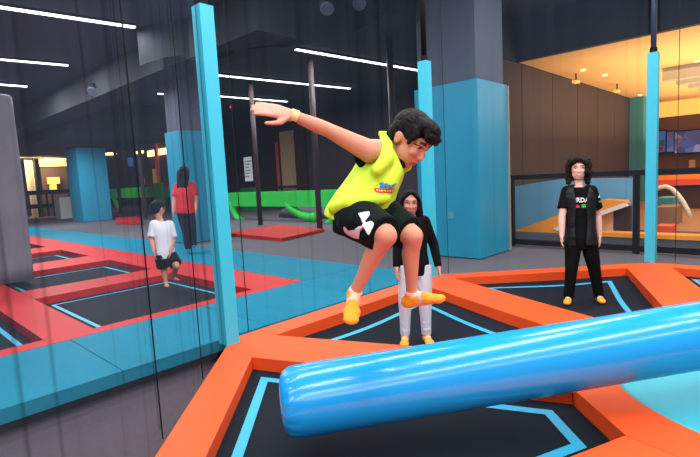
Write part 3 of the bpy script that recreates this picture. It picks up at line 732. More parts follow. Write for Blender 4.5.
def hand(bm, wr, d, back, thumb, k=1.0, curl=.5, spread=.12):
    """palm plus four fingers and a thumb; d along the hand, back = direction of the back of the hand, thumb = side of the thumb"""
    d, back = unit(d), unit(back); back = unit(back-d*back.dot(d)); t = unit(Vector(thumb)-d*Vector(thumb).dot(d)-back*Vector(thumb).dot(back))
    L = .085*k; p0 = Vector(wr)
    loft(bm, [(p0-d*.015*k, t*.022*k, back*.016*k), (p0+d*.02*k, t*.030*k, back*.016*k), (p0+d*.055*k, t*.037*k, back*.015*k), (p0+d*L, t*.036*k, back*.012*k)], 16, p=2.6)
    for i, (off, ln) in enumerate(((.027, .064), (.009, .073), (-.009, .068), (-.026, .052))):
        a = p0+d*(L-.012*k)+t*off*k; dd = unit(d+t*off/.027*spread-back*curl*.25); b = a+dd*(ln*.45+.012)*k
        d2 = unit(dd-back*curl*.6); c = b+d2*ln*.32*k; d3 = unit(d2-back*curl*.6); e = c+d3*ln*.25*k
        r = (.0092 if i < 3 else .0082)*k
        caps(bm, a, b, r*1.08, r, 10); caps(bm, b, c, r, r*.93, 10); caps(bm, c, e, r*.93, r*.82, 10)
    a = p0+d*.018*k+t*.022*k; b = a+unit(d*.75+t*.75-back*.2)*.042*k; c = b+unit(d+t*.25-back*.15)*.034*k; e = c+unit(d+t*.05-back*.2)*.024*k
    caps(bm, a, b, .0135*k, .0115*k, 10); caps(bm, b, c, .0112*k, .0098*k, 10); caps(bm, c, e, .0098*k, .0085*k, 10)
def limb(bm, pts, rs, n=16):
    for a, b, ra, rb in zip(pts, pts[1:], rs, rs[1:]): caps(bm, a, b, ra, rb, n)
def foot(bm, an, toe, up, k, g=0.0):
    """ankle joint, toe tip; the heel sits behind the ankle. g grows it for a sock"""
    an, toe, up = Vector(an), Vector(toe), unit(up); d = toe-an; d = unit(d-up*d.dot(up)); s = d.cross(up)
    h = .062*k; sole = an-up*h
    heel = sole-d*.032*k+up*.032*k; L = (toe-heel).dot(d); ball = heel+d*L*.68-up*.004*k; tip = heel+d*(L-.022*k)-up*.010*k
    ell(bm, heel, (d, s, up), (.038*k+g, .032*k+g, .034*k+g)); caps(bm, an, heel+d*.01*k, .036*k+g, .032*k+g)
    caps(bm, an+d*.012*k-up*.01*k, ball+up*.004*k, .036*k+g, .026*k+g); ell(bm, ball, (d, s, up), (.055*k+g, .043*k+g, .025*k+g)); ell(bm, tip, (d, s, up), (.034*k+g, .038*k+g, .021*k+g))
    caps(bm, heel-up*.004*k, ball-up*.002*k, .029*k+g, .023*k+g)
    return heel, ball, tip, d, s
def sock(parent, an, kn, toe, up, k, vox, hgt=.05, stripe=True):
    bm = NB(); heel, ball, tip, d, s = foot(bm, an, toe, up, k, .006*k); an = Vector(an); sh = unit(Vector(kn)-an)
    frus(bm, an-sh*.01*k, an+sh*hgt*k, .043*k, .040*k, 18)
    def paint(p):
        a = (p-an).dot(sh)/k; x = (p-heel).dot(d)/k
        if a > hgt-.018 and (p-an-sh*a*k).length < .055*k: return (250, 196, 168)
        if stripe and .088 < x < .108 and (p-heel).dot(Vector(up)) > -.028*k: return (196, 184, 190)
        return (255, 158, 36)
    return organic('sock', bm, M['sock'], parent, vox, 3, paint)
def print_on(target, polys, name, m, parent, lift=.003):
    me = target.data; base = BASE[parent.name]
    bvh = BVHTree.FromPolygons([v.co/S+base for v in me.vertices], [tuple(p.vertices) for p in me.polygons])
    bm = NB(); ok = 0
    for poly in polys:
        vs_ = [bm.verts.new((x, y, 0)) for x, y in poly]
        try: bm.faces.new(vs_)
        except ValueError: pass
    bmesh.ops.triangulate(bm, faces=bm.faces)
    for _ in range(5):
        es = [e for e in bm.edges if (e.verts[0].co-e.verts[1].co).length > 1.1]
        if not es: break
        bmesh.ops.subdivide_edges(bm, edges=es, cuts=1); bmesh.ops.triangulate(bm, faces=bm.faces)
    dead = []
    for v in bm.verts:
        d = unit(ray(v.co.x, v.co.y)); h, n, i, t = bvh.ray_cast(O, d)
        if h is None: dead.append(v); continue
        if n.dot(d) > 0: n = -n
        v.co = h+n*lift
    bmesh.ops.delete(bm, geom=dead, context='VERTS')
    if not bm.faces: bm.free(); return None
    for f in bm.faces:
        if f.normal.dot(f.calc_center_median()-O) > 0: f.normal_flip()
    for v in bm.verts: v.co = (v.co-base)*S
    me2 = bpy.data.meshes.new(name); bm.to_mesh(me2); bm.free()
    return link_mesh(name, me2, m, parent, smooth=True)
def text_polys(s, x0, y0, h, skew=0.0, rot=0.0, wscale=1.0):
    cu = bpy.data.curves.new('t', 'FONT'); cu.body = s; cu.resolution_u = 2; cu.offset = .025
    o = bpy.data.objects.new('t', cu); C.objects.link(o); bpy.context.view_layer.update()
    me = bpy.data.meshes.new_from_object(o.evaluated_get(bpy.context.evaluated_depsgraph_get())); bpy.data.objects.remove(o)
    c, s_ = math.cos(rot), math.sin(rot); out = []
    k = h/.72
    for p in me.polygons:
        q = []
        for i in p.vertices:
            v = me.vertices[i].co; a, b = v.x*k*wscale+v.y*k*skew, -v.y*k
            q.append((x0+a*c-b*s_, y0+a*s_+b*c))
        out.append(q)
    return out

# ---- the jumping boy
boy = thing('person', 'boy in lime sleeveless shirt and dark shorts jumping over the blue tube', 'person', tuple(P(375, 322, 2.55)))
skinb = (206, 143, 119)
H1 = Head(P(409, 141, 2.58), W(.60, -.65, .50), W(.52, .70, .33), 1.10)
shR, shL = P(369, 151, 2.47), P(402, 153, 2.78)
elR, wrR = P(329, 130.5, 2.40), P(290.5, 114.5, 2.32)
elL, wrL = P(391, 187, 2.92), P(372, 196, 3.05)
hpR, hpL = P(352, 214, 2.50), P(376, 213, 2.70)
knR, anR = P(385.5, 235.5, 2.26), P(354, 294, 2.44)
knL, anL = P(412.5, 236, 2.50), P(411.5, 296, 2.62)
toR, toL = P(351, 318, 2.28), P(443, 302, 2.52)
upR = unit(W(.06, .90, .42)); upL = unit(W(-.20, .97, -.08))
neck = P(391, 147, 2.62); sc = (shR+shL)/2; hc = (hpR+hpL)/2; rr = unit(shR-shL); rh = unit(hpR-hpL); spine = unit(sc-hc); fr = unit(spine.cross(rr))
if fr.dot(CR) < 0: fr = -fr
bm = NB(); H1.build(bm)
caps(bm, neck-spine*.02, H1.at(0, -.025, -.055), .058, .054)
def torso(bm, hc, sc, rh, rr, fr, w, g=0.0, lo=-.06, hi=.02, belly=1.0):
    # rings from the pelvis to the shoulders
    sp = sc-hc; L_ = sp.length; sp = sp/L_; rings = []
    for t, a, b in ((lo/L_, .145, .105), (.06, .150, .112), (.25, .138, .102*belly), (.45, .140, .102*belly), (.65, .152, .108), (.82, .158, .103), (.94, .146, .085), (1+hi/L_, .10, .06)):
        r = unit(rh.lerp(rr, max(0, min(1, t)))); f = unit(fr-sp*fr.dot(sp)); r = unit(r-f*r.dot(f))
        bulge = .025*math.sin(math.pi*max(0, min(1, t)))
        rings.append((hc+sp*(L_*t)-f*bulge*.5, r*(a*w+g), f*(b*w+g)))
    return loft(bm, rings, 28, p=2.4)
torso(bm, hc, sc+spine*.01, rh, rr, fr, .96)
limb(bm, [sc-rr*-.11, shR], [.065, .062]); limb(bm, [sc-rr*.11, shL], [.065, .062])
limb(bm, [shR, shR.lerp(elR, .4), elR, elR.lerp(wrR, .3), wrR], [.060, .050, .037, .037, .0245])
limb(bm, [shL, elL, wrL], [.058, .043, .03])
hand(bm, wrR, P(258, 107, 2.24)-wrR, W(.15, .55, .82), W(-.1, -.85, .5), 1.2, .22, .05)
hand(bm, wrL, wrL-elL, W(0, .8, -.4), W(-.5, .2, .5), 1.05, .5)
for hp, kn, an in ((hpR, knR, anR), (hpL, knL, anL)):
    limb(bm, [hp.lerp(kn, .15), hp.lerp(kn, .5), kn], [.088, .080, .056])
    sh = unit(an-kn); back = unit((hp-kn)-sh*(hp-kn).dot(sh))
    caps(bm, kn+sh*.0-back*.008, kn+sh*.05, .050, .047)
    limb(bm, [kn, kn.lerp(an, .3)+back*.012, kn.lerp(an, .65)+back*.004, an], [.047, .048, .036, .028])
foot(bm, anR, toR, upR, .9); foot(bm, anL, toL, upL, .92)
def pb(p):
    if (p-H1.c).length < .2: return H1.paint(p, skinb, (196, 104, 100), (52, 38, 36))
    for kn in (knR, knL):
        d = (p-kn).length
        if d < .08: return mixc(skinb, (206, 128, 110), .6*(1-d/.08))
    if (p-wrR).length < .26 and (p-elR).length > .2: return mixc(skinb, (232, 160, 148), .5)
    return skinb
organic('body', bm, M['skin'], boy, .0058, 4, pb)
# hair: a cap over the crown with a fringe, leaving the face and ears free
bm = NB()
H1.e(bm, 0, -.022, .055, .094, .110, .096); H1.e(bm, 0, .045, .100, .078, .072, .048); H1.e(bm, 0, .098, .080, .060, .032, .030)
H1.e(bm, 0, -.075, .0, .074, .05, .07); H1.e(bm, .0, .02, .112, .066, .08, .034)
for g in (-1, 1):
    H1.e(bm, g*.077, .035, .050, .014, .045, .040); H1.e(bm, g*.080, .052, .018, .008, .012, .026); H1.e(bm, g*.074, -.04, .02, .022, .045, .06)
random.seed(2)
for i in range(40):
    a, b = random.uniform(0, 6.28), random.uniform(.15, 1.2); r_, f_, u_ = math.sin(b)*math.cos(a), math.sin(b)*math.sin(a), math.cos(b)
    p = H1.at(r_*.088, f_*.112-.005, .045+u_*.090); q = H1.at(r_*.096, f_*.118+.028, .05+u_*.092); caps(bm, p, q, .016, .007, 8)
for i in range(7):
    r_ = -.054+.018*i; caps(bm, H1.at(r_, .085, .092), H1.at(r_*1.05+.006, .112, .062-.004*(i % 2)), .016, .008, 8)
organic('hair', bm, M['hair'], boy, .006, 2)
# shirt
bm = NB(); L_ = (sc-hc).length
sp = spine; rings = []
for t, a, b, sh in ((-.13, .196, .165, -.03), (-.02, .194, .165, -.034), (.2, .182, .150, -.030), (.42, .170, .134, -.018), (.62, .168, .124, -.004), (.80, .160, .116, 0), (.93, .138, .092, 0), (1.03, .108, .066, 0)):
    r = unit(rh.lerp(rr, max(0, min(1, t)))); f = unit(fr-sp*fr.dot(sp)); r = unit(r-f*r.dot(f))
    rings.append((hc+sp*(L_*t)+f*sh, r*a, f*b))
loft(bm, rings, 32, p=2.4)
limb(bm, [P(383, 135.5, 2.60), P(387, 146, 2.50), P(386, 160, 2.44), P(377, 170, 2.42)], [.022, .034, .038, .034])
limb(bm, [P(388, 158, 2.50), P(392, 172, 2.50), P(386, 184, 2.48)], [.05, .06, .06]); limb(bm, [P(374, 176, 2.47), P(362, 188, 2.48), P(352, 200, 2.46), P(344, 206, 2.47)], [.05, .06, .065, .055]); limb(bm, [P(366, 192, 2.46), P(384, 190, 2.48)], [.055, .045])
limb(bm, [P(398, 140, 2.68), P(405, 152, 2.70), P(406, 166, 2.62)], [.022, .034, .034])
limb(bm, [P(334, 208, 2.46), P(350, 203.5, 2.395), P(370, 200, 2.41), P(386, 198, 2.47)], [.034, .042, .040, .03])
# drooping back hem and folds
bk = hc-fr*.06
caps(bm, hc-spine*.055-fr*.10+rh*.05, hc-spine*.05-fr*.09-rh*.05, .035, .035)
for t_, g in ((.1, .3), (.22, -.2), (.35, .5), (.0, .8)):
    p = hc+spine*L_*t_+rh*(.165)+fr*(-.06+.1*g); caps(bm, p, p+spine*.10+fr*.07, .012, .008, 8)
sh_o = organic('sleeveless_shirt', bm, M['shirt'], boy, .007, 14)
# dark undershirt that shows in the armhole and at the neck
bm = NB()
limb(bm, [P(358, 152, 2.50), P(358.5, 158, 2.50), P(361, 164, 2.50)], [.018, .026, .02])
limb(bm, [P(361, 164, 2.50), P(380, 160, 2.60), P(386, 142, 2.63), P(388, 137.5, 2.61)], [.02, .03, .03, .026])
limb(bm, [P(384, 156, 2.60), P(398, 158, 2.58), P(401, 163, 2.545), P(404, 166.5, 2.54)], [.03, .028, .018, .011])
organic('undershirt', bm, M['under'], boy, .006, 2)
# raised collar at the back of the neck
bm = NB(); pts = [P(x, y, D) for x, y, D in ((379, 133.5, 2.60), (386, 134, 2.62), (394, 136.5, 2.66))]
tube_path(bm, pts, .016, 10)
organic('shirt_trim', bm, M['shirt'], boy, .006, 3)
# shorts
bm = NB()
loft(bm, [(hc+spine*.06, rh*.166, fr*.128), (hc-spine*.05, rh*.172, fr*.134), (hc-spine*.12, rh*.15, fr*.11)], 28, p=2.4)
for hp, kn, t1 in ((hpR, knR, .97), (hpL, knL, .90)):
    d = unit(kn-hp); x, y = perp(d); L2 = (kn-hp).length
    loft(bm, [(hp-d*.02, x*.10, y*.10), (hp+d*.07, x*.118, y*.118), (hp+d*L2*.55, x*.104, y*.104), (hp+d*L2*t1, x*.094, y*.094)], 26)
    for q in (.5, .65, .8):
        p = hp+d*L2*q; caps(bm, p+x*.098+y*.03, p+x*.07+y*.085, .012, .008, 8)
so = organic('shorts', bm, M['shorts'], boy, .0075, 3)
sock(boy, anR, knR, toR, upR, .9, .006, .036); sock(boy, anL, knL, toL, upL, .92, .006, .036)
d = unit(elR-wrR); x, y = perp(d)
wb = obj('wristband', loft(NB(), [(wrR+d*.0, x*.031, y*.031), (wrR+d*.034, x*.033, y*.033)], 24), M['band'], boy, bevel=.004)
obj('band_clasp', frus(NB(), wrR+d*.018-CU*.028, wrR+d*.018-CU*.037, .016, .014, 10), M['black'], wb)
# printed marks: two interlocking arcs on the shorts, blue and red lettering on the shirt
def img(pts, ox, oy, k): return [(ox+x/k, oy+y/k) for x, y in pts]
K = 5.717
upper = img([(218, 134), (250, 127), (284, 126), (284, 140), (270, 160), (258, 178), (262, 186), (290, 178), (308, 188), (304, 206), (292, 230), (280, 256), (272, 250), (262, 230), (248, 212), (240, 206), (246, 190), (238, 170), (228, 150)], 320, 190, K)
arc1 = img([(240, 206), (222, 208), (204, 222), (194, 240), (192, 256), (200, 262), (204, 246), (214, 232), (228, 222), (242, 214)], 320, 190, K)
arc2 = img([(240, 206), (243, 216), (232, 236), (216, 254), (204, 262), (226, 278), (200, 274), (176, 262), (156, 250), (142, 236), (137, 214), (142, 206), (152, 216), (166, 232), (182, 246), (198, 252), (216, 238), (230, 222)], 320, 190, K)
print_on(so, [upper, arc1], 'shorts_emblem', M['text'], so); print_on(so, [arc2], 'shorts_emblem', M['pinkprint'], so, .0045)
K = 11.43
blue = [img(p, 360, 170, K) for p in ([(222, 148), (276, 142), (270, 160), (250, 190), (272, 196), (268, 212), (214, 206), (232, 176), (244, 164), (220, 164)], [(276, 160), (300, 150), (318, 156), (314, 200), (290, 206), (272, 198)], [(318, 172), (336, 164), (350, 176), (346, 200), (322, 204)], [(352, 176), (384, 160), (414, 150), (404, 166), (386, 186), (366, 200), (350, 202)], )]
red = [img([(158, 212), (180, 202), (230, 214), (290, 218), (340, 210), (392, 206), (388, 236), (356, 262), (300, 258), (240, 268), (190, 262), (160, 240)], 360, 170, K), img([(184, 172), (196, 168), (204, 176), (196, 184), (186, 180)], 360, 170, K)]
cream = [img(p, 360, 170, K) for p in ([(182, 226), (196, 216), (206, 228), (198, 248), (186, 244)], [(212, 228), (226, 224), (224, 250), (212, 246)], [(234, 228), (262, 230), (256, 248), (240, 252)], [(276, 228), (296, 226), (292, 250), (278, 246)], [(304, 226), (322, 224), (322, 248), (306, 248)], [(332, 222), (352, 220), (346, 248), (332, 246)], [(358, 220), (380, 216), (372, 238), (358, 246)])]
print_on(sh_o, blue, 'shirt_print', M['blueprint'], sh_o, .0045); print_on(sh_o, red, 'shirt_print', M['redprint'], sh_o, .003); print_on(sh_o, cream, 'shirt_print', M['creamprint'], sh_o, .005)

# ---- standing figures built from pixel joints at a working depth
def stander(j, t, k, vox, skin, lip, headk, facing, up, arms_r=1.0, legw=1.0, brow=(50, 36, 34), openm=0, build_hands=True, barefoot=True, lw=1.0):
    bm = NB(); Hd = Head(j['head'], facing, up, headk); Hd.build(bm)
    sR, sL, hR, hL = j['shR'], j['shL'], j['hpR'], j['hpL']; sc, hc = (sR+sL)/2, (hR+hL)/2; rr, rh = unit(sR-sL), unit(hR-hL); sp = unit(sc-hc); fr = unit(sp.cross(rr))
    if fr.dot(facing) < 0: fr = -fr
    caps(bm, sc+sp*.0, Hd.at(0, -.02, -.06), .052*k, .048*k)
    w = (sR-sL).length/2/.118
    torso(bm, hc, sc+sp*.02*k, rh, rr, fr, .86*w, 0)
    for a, b, c in ((sR, j['elR'], j['wrR']), (sL, j['elL'], j['wrL'])):
        limb(bm, [a, b, b.lerp(c, .3), c], [.052*k*arms_r, .040*k*arms_r, .040*k*arms_r, .027*k])
    for a, b, c, d_ in ((hR, j['knR'], j['anR'], j['toR']), (hL, j['knL'], j['anL'], j['toL'])):
        limb(bm, [a, a.lerp(b, .5), b, b.lerp(c, .3), c], [.085*k*legw, .074*k*legw, .052*k, .051*k, .033*k]); foot(bm, c, d_, Vector((0, 0, 1)), k*.95)
    for wv, e_, side in ((j['wrR'], j['elR'], 1), (j['wrL'], j['elL'], -1)):
        hand(bm, wv, (wv-e_)+fr*.05, rr*side, fr, k*.95, .55, .04)
    body = organic('body', bm, M['skin'], t, vox, 3, lambda p: Hd.paint(p, skin, lip, brow, openm) if (p-Hd.c).length < .2*headk else skin)
    return Hd, sc, hc, rr, rh, sp, fr, w
def sleeve(bm, pts, rs, n=20):
    rings = []
    for i, p in enumerate(pts):
        d = unit(pts[min(i+1, len(pts)-1)]-pts[max(i-1, 0)]); x, y = perp(d); rings.append((p, x*rs[i], y*rs[i]))
    loft(bm, rings, n)
def trousers(bm, j, hc, rh, sp, fr, k, w, rad, end=.0):
    loft(bm, [(hc+sp*.06*k, rh*.132*w*.86, fr*.10*w*.86), (hc-sp*.02*k, rh*.150*w*.86, fr*.115*w*.86), (hc-sp*.10*k, rh*.135*w*.86, fr*.105*w*.86)], 26, p=2.4)
    for a, b, c in ((j['hpR'], j['knR'], j['anR']), (j['hpL'], j['knL'], j['anL'])):
        sleeve(bm, [a+sp*.02*k, a.lerp(b, .5), b, b.lerp(c, .5), c+unit(b-c)*end], [x*k for x in rad])
        for q in (.35, .6, .8): caps(bm, b.lerp(c, q)+fr*rad[3]*k*.8-rr_dummy(rh)*.02, b.lerp(c, q)+fr*rad[3]*k*.8+rr_dummy(rh)*.03, .011*k, .008*k, 8)
def rr_dummy(v): return v

# girl behind the boy
D = 4.80
girl = thing('person', 'girl with long dark hair in black top and pale grey trousers, standing', 'person', (girl_at.x, girl_at.y, -.17))
def PD(x, y, dd=0.0, D0=D): return P(x, y, D0+dd)
z0g = bed_height(girl_at, SAG_B)
def onbed(x, y, D0, sags, lift): p = P(x, y, D0); return Vector((p.x, p.y, bed_height(p, sags)+lift))
j = dict(head=PD(410.3, 203.5), shR=PD(400.5, 222.5), shL=PD(424, 221.5), elR=PD(397.5, 245, .03), wrR=PD(396.5, 268.5, -.04), elL=PD(433.5, 244, .03), wrL=PD(438.6, 268, -.04),
         hpR=PD(408, 268), hpL=PD(423, 267), knR=PD(405, 302, -.03), knL=PD(425, 301, -.03))
for s_, x in (('R', 405), ('L', 426.5)):
    a = PD(x, 334.5, .0); zz = bed_height(a, SAG_B); j['an'+s_] = Vector((a.x, a.y, zz+.082)); tt = a+unit(Vector((CF.x, CF.y, 0)))*.15-unit(Vector((CR.x, CR.y, 0)))*(.03 if s_ == 'R' else -.02); j['to'+s_] = Vector((tt.x, tt.y, bed_height(tt, SAG_B)+.03))
k = .95
Hd, sc, hc, rr, rh, sp, fr, w = stander(j, girl, k, .0075, (196, 136, 116), (176, 92, 90), 1.0, W(-.08, -.18, 1), W(.02, 1, .1))
bm = NB()
torso(bm, hc+sp*.02, sc+sp*.028, rh, rr, fr, .86*w, .012, lo=-.10)
for a, b, c in ((j['shR'], j['elR'], j['wrR']), (j['shL'], j['elL'], j['wrL'])): caps(bm, a+(sc-a)*.35, a, .068*k, .066*k); sleeve(bm, [a, a.lerp(b, .5), b, b.lerp(c, .5), c+(b-c)*.06], [.066*k, .058*k, .052*k, .046*k, .039*k])
organic('long_sleeved_top', bm, M['top'], girl, .008, 4)
bm = NB(); trousers(bm, j, hc, rh, sp, fr, k, w, [.096, .088, .070, .058, .050], .02); organic('trousers', bm, M['leggings'], girl, .008, 3)
for s_ in 'RL': sock(girl, j['an'+s_], j['kn'+s_], j['to'+s_], (0, 0, 1), .95, .0075, .035)
bm = NB()
Hd.e(bm, 0, -.035, .048, .094, .102, .094); Hd.e(bm, 0, .03, .112, .06, .05, .022)
for g in (-1, 1):
    caps(bm, Hd.at(g*.022, .068, .112), Hd.at(g*.066, .062, .066), .018, .02); caps(bm, Hd.at(g*.068, .055, .07), Hd.at(g*.088, .035, .02), .022, .022); caps(bm, Hd.at(g*.086, .032, .02), Hd.at(g*.098, .026, -.10), .024, .034); caps(bm, Hd.at(g*.098, .02, -.10), Hd.at(g*.088, .04, -.20), .036, .018)
    caps(bm, Hd.at(g*.06, -.05, -.02), Hd.at(g*.075, -.05, -.19), .06, .045)
caps(bm, Hd.at(0, -.07, 0), Hd.at(0, -.08, -.19), .07, .05)
organic('hair', bm, M['hair'], girl, .0075, 3)

# child in the black vest
D = 5.86
kid = thing('person', 'child with dark curly hair in black vest and trousers, standing at right', 'person', (kid_at.x, kid_at.y, -.15))
j = dict(head=PD(578.4, 170.0, -.0, D), shR=PD(567, 191, .06, D), shL=PD(591.5, 190.5, -.06, D), elR=PD(562, 216, .02, D), wrR=PD(561.8, 236, -.03, D), elL=PD(598, 215, .04, D), wrL=PD(599.5, 236, .02, D),
         hpR=PD(573.5, 241, .035, D), hpL=PD(588.5, 240.5, -.035, D), knR=PD(571.5, 268, -.02, D), knL=PD(594, 267.5, -.02, D))
for s_, x in (('R', 568.5), ('L', 599)):
    a = PD(x, 295, 0, D); zz = bed_height(a, SAG_C); j['an'+s_] = Vector((a.x, a.y, zz+.082)); tt = a+unit(Vector((CF.x, CF.y, 0)))*.14-unit(Vector((CR.x, CR.y, 0)))*(.085 if s_ == 'R' else .03); j['to'+s_] = Vector((tt.x, tt.y, bed_height(tt, SAG_C)+.03))
k = 1.02
Hd, sc, hc, rr, rh, sp, fr, w = stander(j, kid, k, .0085, (226, 176, 162), (200, 110, 110), 1.06, W(-.40, -.02, 1), W(.03, 1, 0), openm=1)
bm = NB(); torso(bm, hc+sp*.0, sc+sp*.02, rh, rr, fr, .86*w, .012, lo=-.03)
for a, b in ((j['shR'], j['elR']), (j['shL'], j['elL'])): caps(bm, a+(sc-a)*.25, a, .068*k, .066*k); sleeve(bm, [a, a.lerp(b, .5), a.lerp(b, .72)], [.068*k, .070*k, .074*k])
tee = organic('t_shirt', bm, M['top'], kid, .008, 3)
bm = NB(); vb = NB()
# quilted vest: a torso shell, cut open down the front
torso(bm, hc+sp*.01, sc+sp*.025, rh, rr, fr, .86*w, .034, lo=-.07)
for a in (j['shR'], j['shL']): caps(bm, a+(sc-a)*.55+sp*.02, a+(sc-a)*.12+sp*.012, .060*k, .060*k)
ve = organic('vest', bm, M['vest'], kid, .008, 3)
be = bmesh.new(); be.from_mesh(ve.data); dl = []
for f_ in be.faces:
    c = f_.calc_center_median()/S+BASE[kid.name]-hc; rx, fx, ux = c.dot(rr), c.dot(fr), c.dot(sp)/(sc-hc).length
    half = .060+.008*math.sin(ux*5)+(.03*max(0, ux-.75)/.25)
    if (fx > .02 and abs(rx) < half) or (ux > 1.0 and abs(rx) < .055): dl.append(f_)
bmesh.ops.delete(be, geom=dl, context='FACES'); be.to_mesh(ve.data); be.free()
sd = ve.modifiers.new('thickness', 'SOLIDIFY'); sd.thickness = .012; sd.offset = -1
bm = NB(); trousers(bm, j, hc, rh, sp, fr, k, w, [.098, .088, .072, .062, .056], -.015); organic('trousers', bm, M['pants'], kid, .0085, 3)
for s_ in 'RL': sock(kid, j['an'+s_], j['kn'+s_], j['to'+s_], (0, 0, 1), .95, .0085, .02)
bm = NB(); random.seed(9)
Hd.e(bm, 0, -.03, .05, .098, .105, .092)
for i in range(150):
    a = random.uniform(-math.pi, math.pi); b = random.uniform(-.25, 1.0); rr_ = .112+.014*random.random()
    r_ = math.sin(a)*rr_*(1-.35*max(0, b)**2); f_ = -math.cos(a)*rr_*.95-.015; u_ = .03+b*.085 if b > 0 else .03+b*.55
    if f_ > .02 and abs(r_) < .078 and u_ < .085: continue
    if u_ < -.05 and f_ > .03: continue
    Hd.e(bm, r_, f_, u_, .026, .026, .028)
for g in (-1, 1):
    for i in range(9): Hd.e(bm, g*(.098+.016*math.sin(i*2.1)), .012*math.cos(i*1.7), .085-.024*i, .032, .034, .026)
    Hd.e(bm, g*.075, .03, .105, .04, .04, .03)
    Hd.e(bm, g*.078, .0, .122, .036, .05, .026); Hd.e(bm, g*.094, .0, .112, .032, .045, .03); Hd.e(bm, g*.10, .0, -.14, .032, .04, .03)
organic('curly_hair', bm, M['curl'], kid, .009, 2)
print_on(tee, text_polys('ORDA', 571.2, 202.2, 4.6, wscale=.98), 'shirt_lettering', M['text'], tee, .006)
print_on(tee, [[(573.5, 207.8), (574, 206), (576, 204.6), (578.4, 204.8), (579.6, 206.4), (579.8, 207.8)]], 'shirt_print', M['redprint'], tee, .006)
print_on(tee, [[(581.6, 204.4), (585.6, 204), (585.8, 207.6), (581.8, 208)]], 'shirt_print', M['greenprint'], tee, .006)
print_on(tee, [[(597.6, 197.2), (599.4, 194.2), (600.4, 194.6), (599.2, 197.8)]], 'sleeve_mark', M['text'], tee, .006)
print_on(tee, [[(598.4, 201), (600.6, 200.2), (600.8, 202), (598.8, 202.8)]], 'sleeve_mark', M['greenprint'], tee, .006)

# little boy walking away on the left court
D = 7.5
lb = thing('person', 'small boy in white T-shirt and dark shorts walking on the left court', 'person', tuple(G(169, 288, -.09)))
j = dict(head=PD(158, 209, 0, D), shR=PD(170, 224.5, .05, D), shL=PD(154, 224, -.05, D), elR=PD(173, 240, .05, D), wrR=PD(171, 251, -.1, D), elL=PD(151.5, 240, -.1, D), wrL=PD(154, 252, -.2, D),
         hpR=PD(170, 254, .05, D), hpL=PD(160.5, 254, -.05, D), knR=PD(176.5, 266, -.12, D), knL=PD(164, 270, .02, D), anR=PD(173, 277, .18, D), anL=PD(166, 283, .0, D), toR=PD(178, 281, .10, D), toL=PD(167.5, 287.5, -.1, D))
k = .95; fc = W(.35, -.12, -.9)
Hd, sc, hc, rr, rh, sp, fr, w = stander(j, lb, k, .013, (206, 142, 116), (176, 92, 90), 1.0, fc, W(0, 1, 0))
bm = NB(); torso(bm, hc, sc+sp*.02, rh, rr, fr, .9*w, .02, lo=-.08)
for a, b in ((j['shR'], j['elR']), (j['shL'], j['elL'])): caps(bm, a+(sc-a)*.25, a, .066, .066); sleeve(bm, [a, a.lerp(b, .5), a.lerp(b, .85)], [.068, .068, .074])
organic('t_shirt', bm, M['whiteshirt'], lb, .013, 3)
bm = NB()
loft(bm, [(hc+sp*.05, rh*.125*w, fr*.10*w), (hc-sp*.06, rh*.13*w, fr*.11*w)], 24)
for a, b in ((j['hpR'], j['knR']), (j['hpL'], j['knL'])): sleeve(bm, [a, a.lerp(b, .4), a.lerp(b, .85)], [.095, .10, .10])
organic('shorts', bm, M['under'], lb, .013, 3)
bm = NB(); Hd.e(bm, 0, -.02, .045, .094, .11, .094); Hd.e(bm, 0, -.06, -.02, .078, .055, .07); Hd.e(bm, 0, .06, .09, .07, .05, .035)
organic('hair', bm, M['hair'], lb, .012, 2)

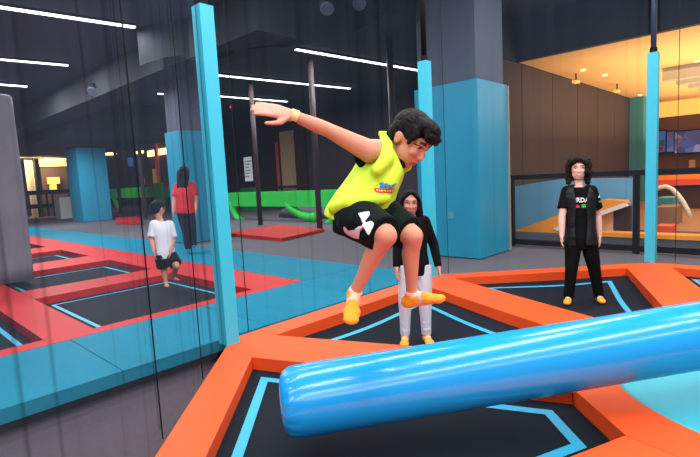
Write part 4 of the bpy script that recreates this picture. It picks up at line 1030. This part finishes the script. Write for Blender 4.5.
# woman in red walking away on the far deck
D = 10.65
wo = thing('person', 'woman with long dark hair in red top and dark trousers, walking away', 'person', tuple(G(190, 254)))
j = dict(head=PD(184.5, 173, 0, D), shR=PD(193, 185, 0, D), shL=PD(177.5, 185.5, 0, D), elR=PD(196.5, 198, .0, D), wrR=PD(196, 209, -.12, D), elL=PD(174, 199, -.03, D), wrL=PD(173.5, 211, -.12, D),
         hpR=PD(189.5, 212, 0, D), hpL=PD(181.5, 212, 0, D), knR=PD(192.5, 230, -.05, D), knL=PD(185.5, 230, .0, D), anR=PD(194, 245, .0, D), anL=PD(188, 249, 0, D), toR=PD(195.5, 247.5, .2, D), toL=PD(189, 252, .2, D))
Hd, sc, hc, rr, rh, sp, fr, w = stander(j, wo, 1.05, .016, (206, 146, 124), (176, 92, 90), 1.08, W(.1, -.05, -1), W(0, 1, 0))
bm = NB(); torso(bm, hc, sc+sp*.02, rh, rr, fr, .86*w, .02, lo=-.04)
for a, b in ((j['shR'], j['elR']), (j['shL'], j['elL'])): caps(bm, a+(sc-a)*.25, a, .074, .072); sleeve(bm, [a, a.lerp(b, .5), a.lerp(b, .8)], [.074, .072, .074])
organic('red_top', bm, M['redshirt'], wo, .015, 3)
bm = NB(); trousers(bm, j, hc, rh, sp, fr, 1.05, w, [.11, .098, .08, .07, .062], .0); organic('trousers', bm, M['navy'], wo, .015, 3)
bm = NB(); Hd.e(bm, 0, -.02, .045, .10, .115, .10)
for g in (-1, 0, 1): caps(bm, Hd.at(g*.06, -.06, .0), Hd.at(g*.075, -.09, -.30), .075, .045)
organic('hair', bm, M['hair'], wo, .014, 2)
bm = NB(); pts = [j['anR'], j['anL']]
for s_ in 'RL': foot(bm, j['an'+s_], j['to'+s_], (0, 0, 1), 1.05, .008)
organic('shoes', bm, M['blue'], wo, .014, 2)

# ------------------------------------------------------------------ world / view
w = bpy.data.worlds.new('world'); bpy.context.scene.world = w; w.use_nodes = True
w.node_tree.nodes['Background'].inputs[0].default_value = (.66, .66, .70, 1); w.node_tree.nodes['Background'].inputs[1].default_value = .45
vs = bpy.context.scene.view_settings; vs.view_transform = 'Standard'; vs.look = 'None'; vs.exposure = -0.35; vs.gamma = 1.0
bpy.context.scene.cycles.use_denoising = True
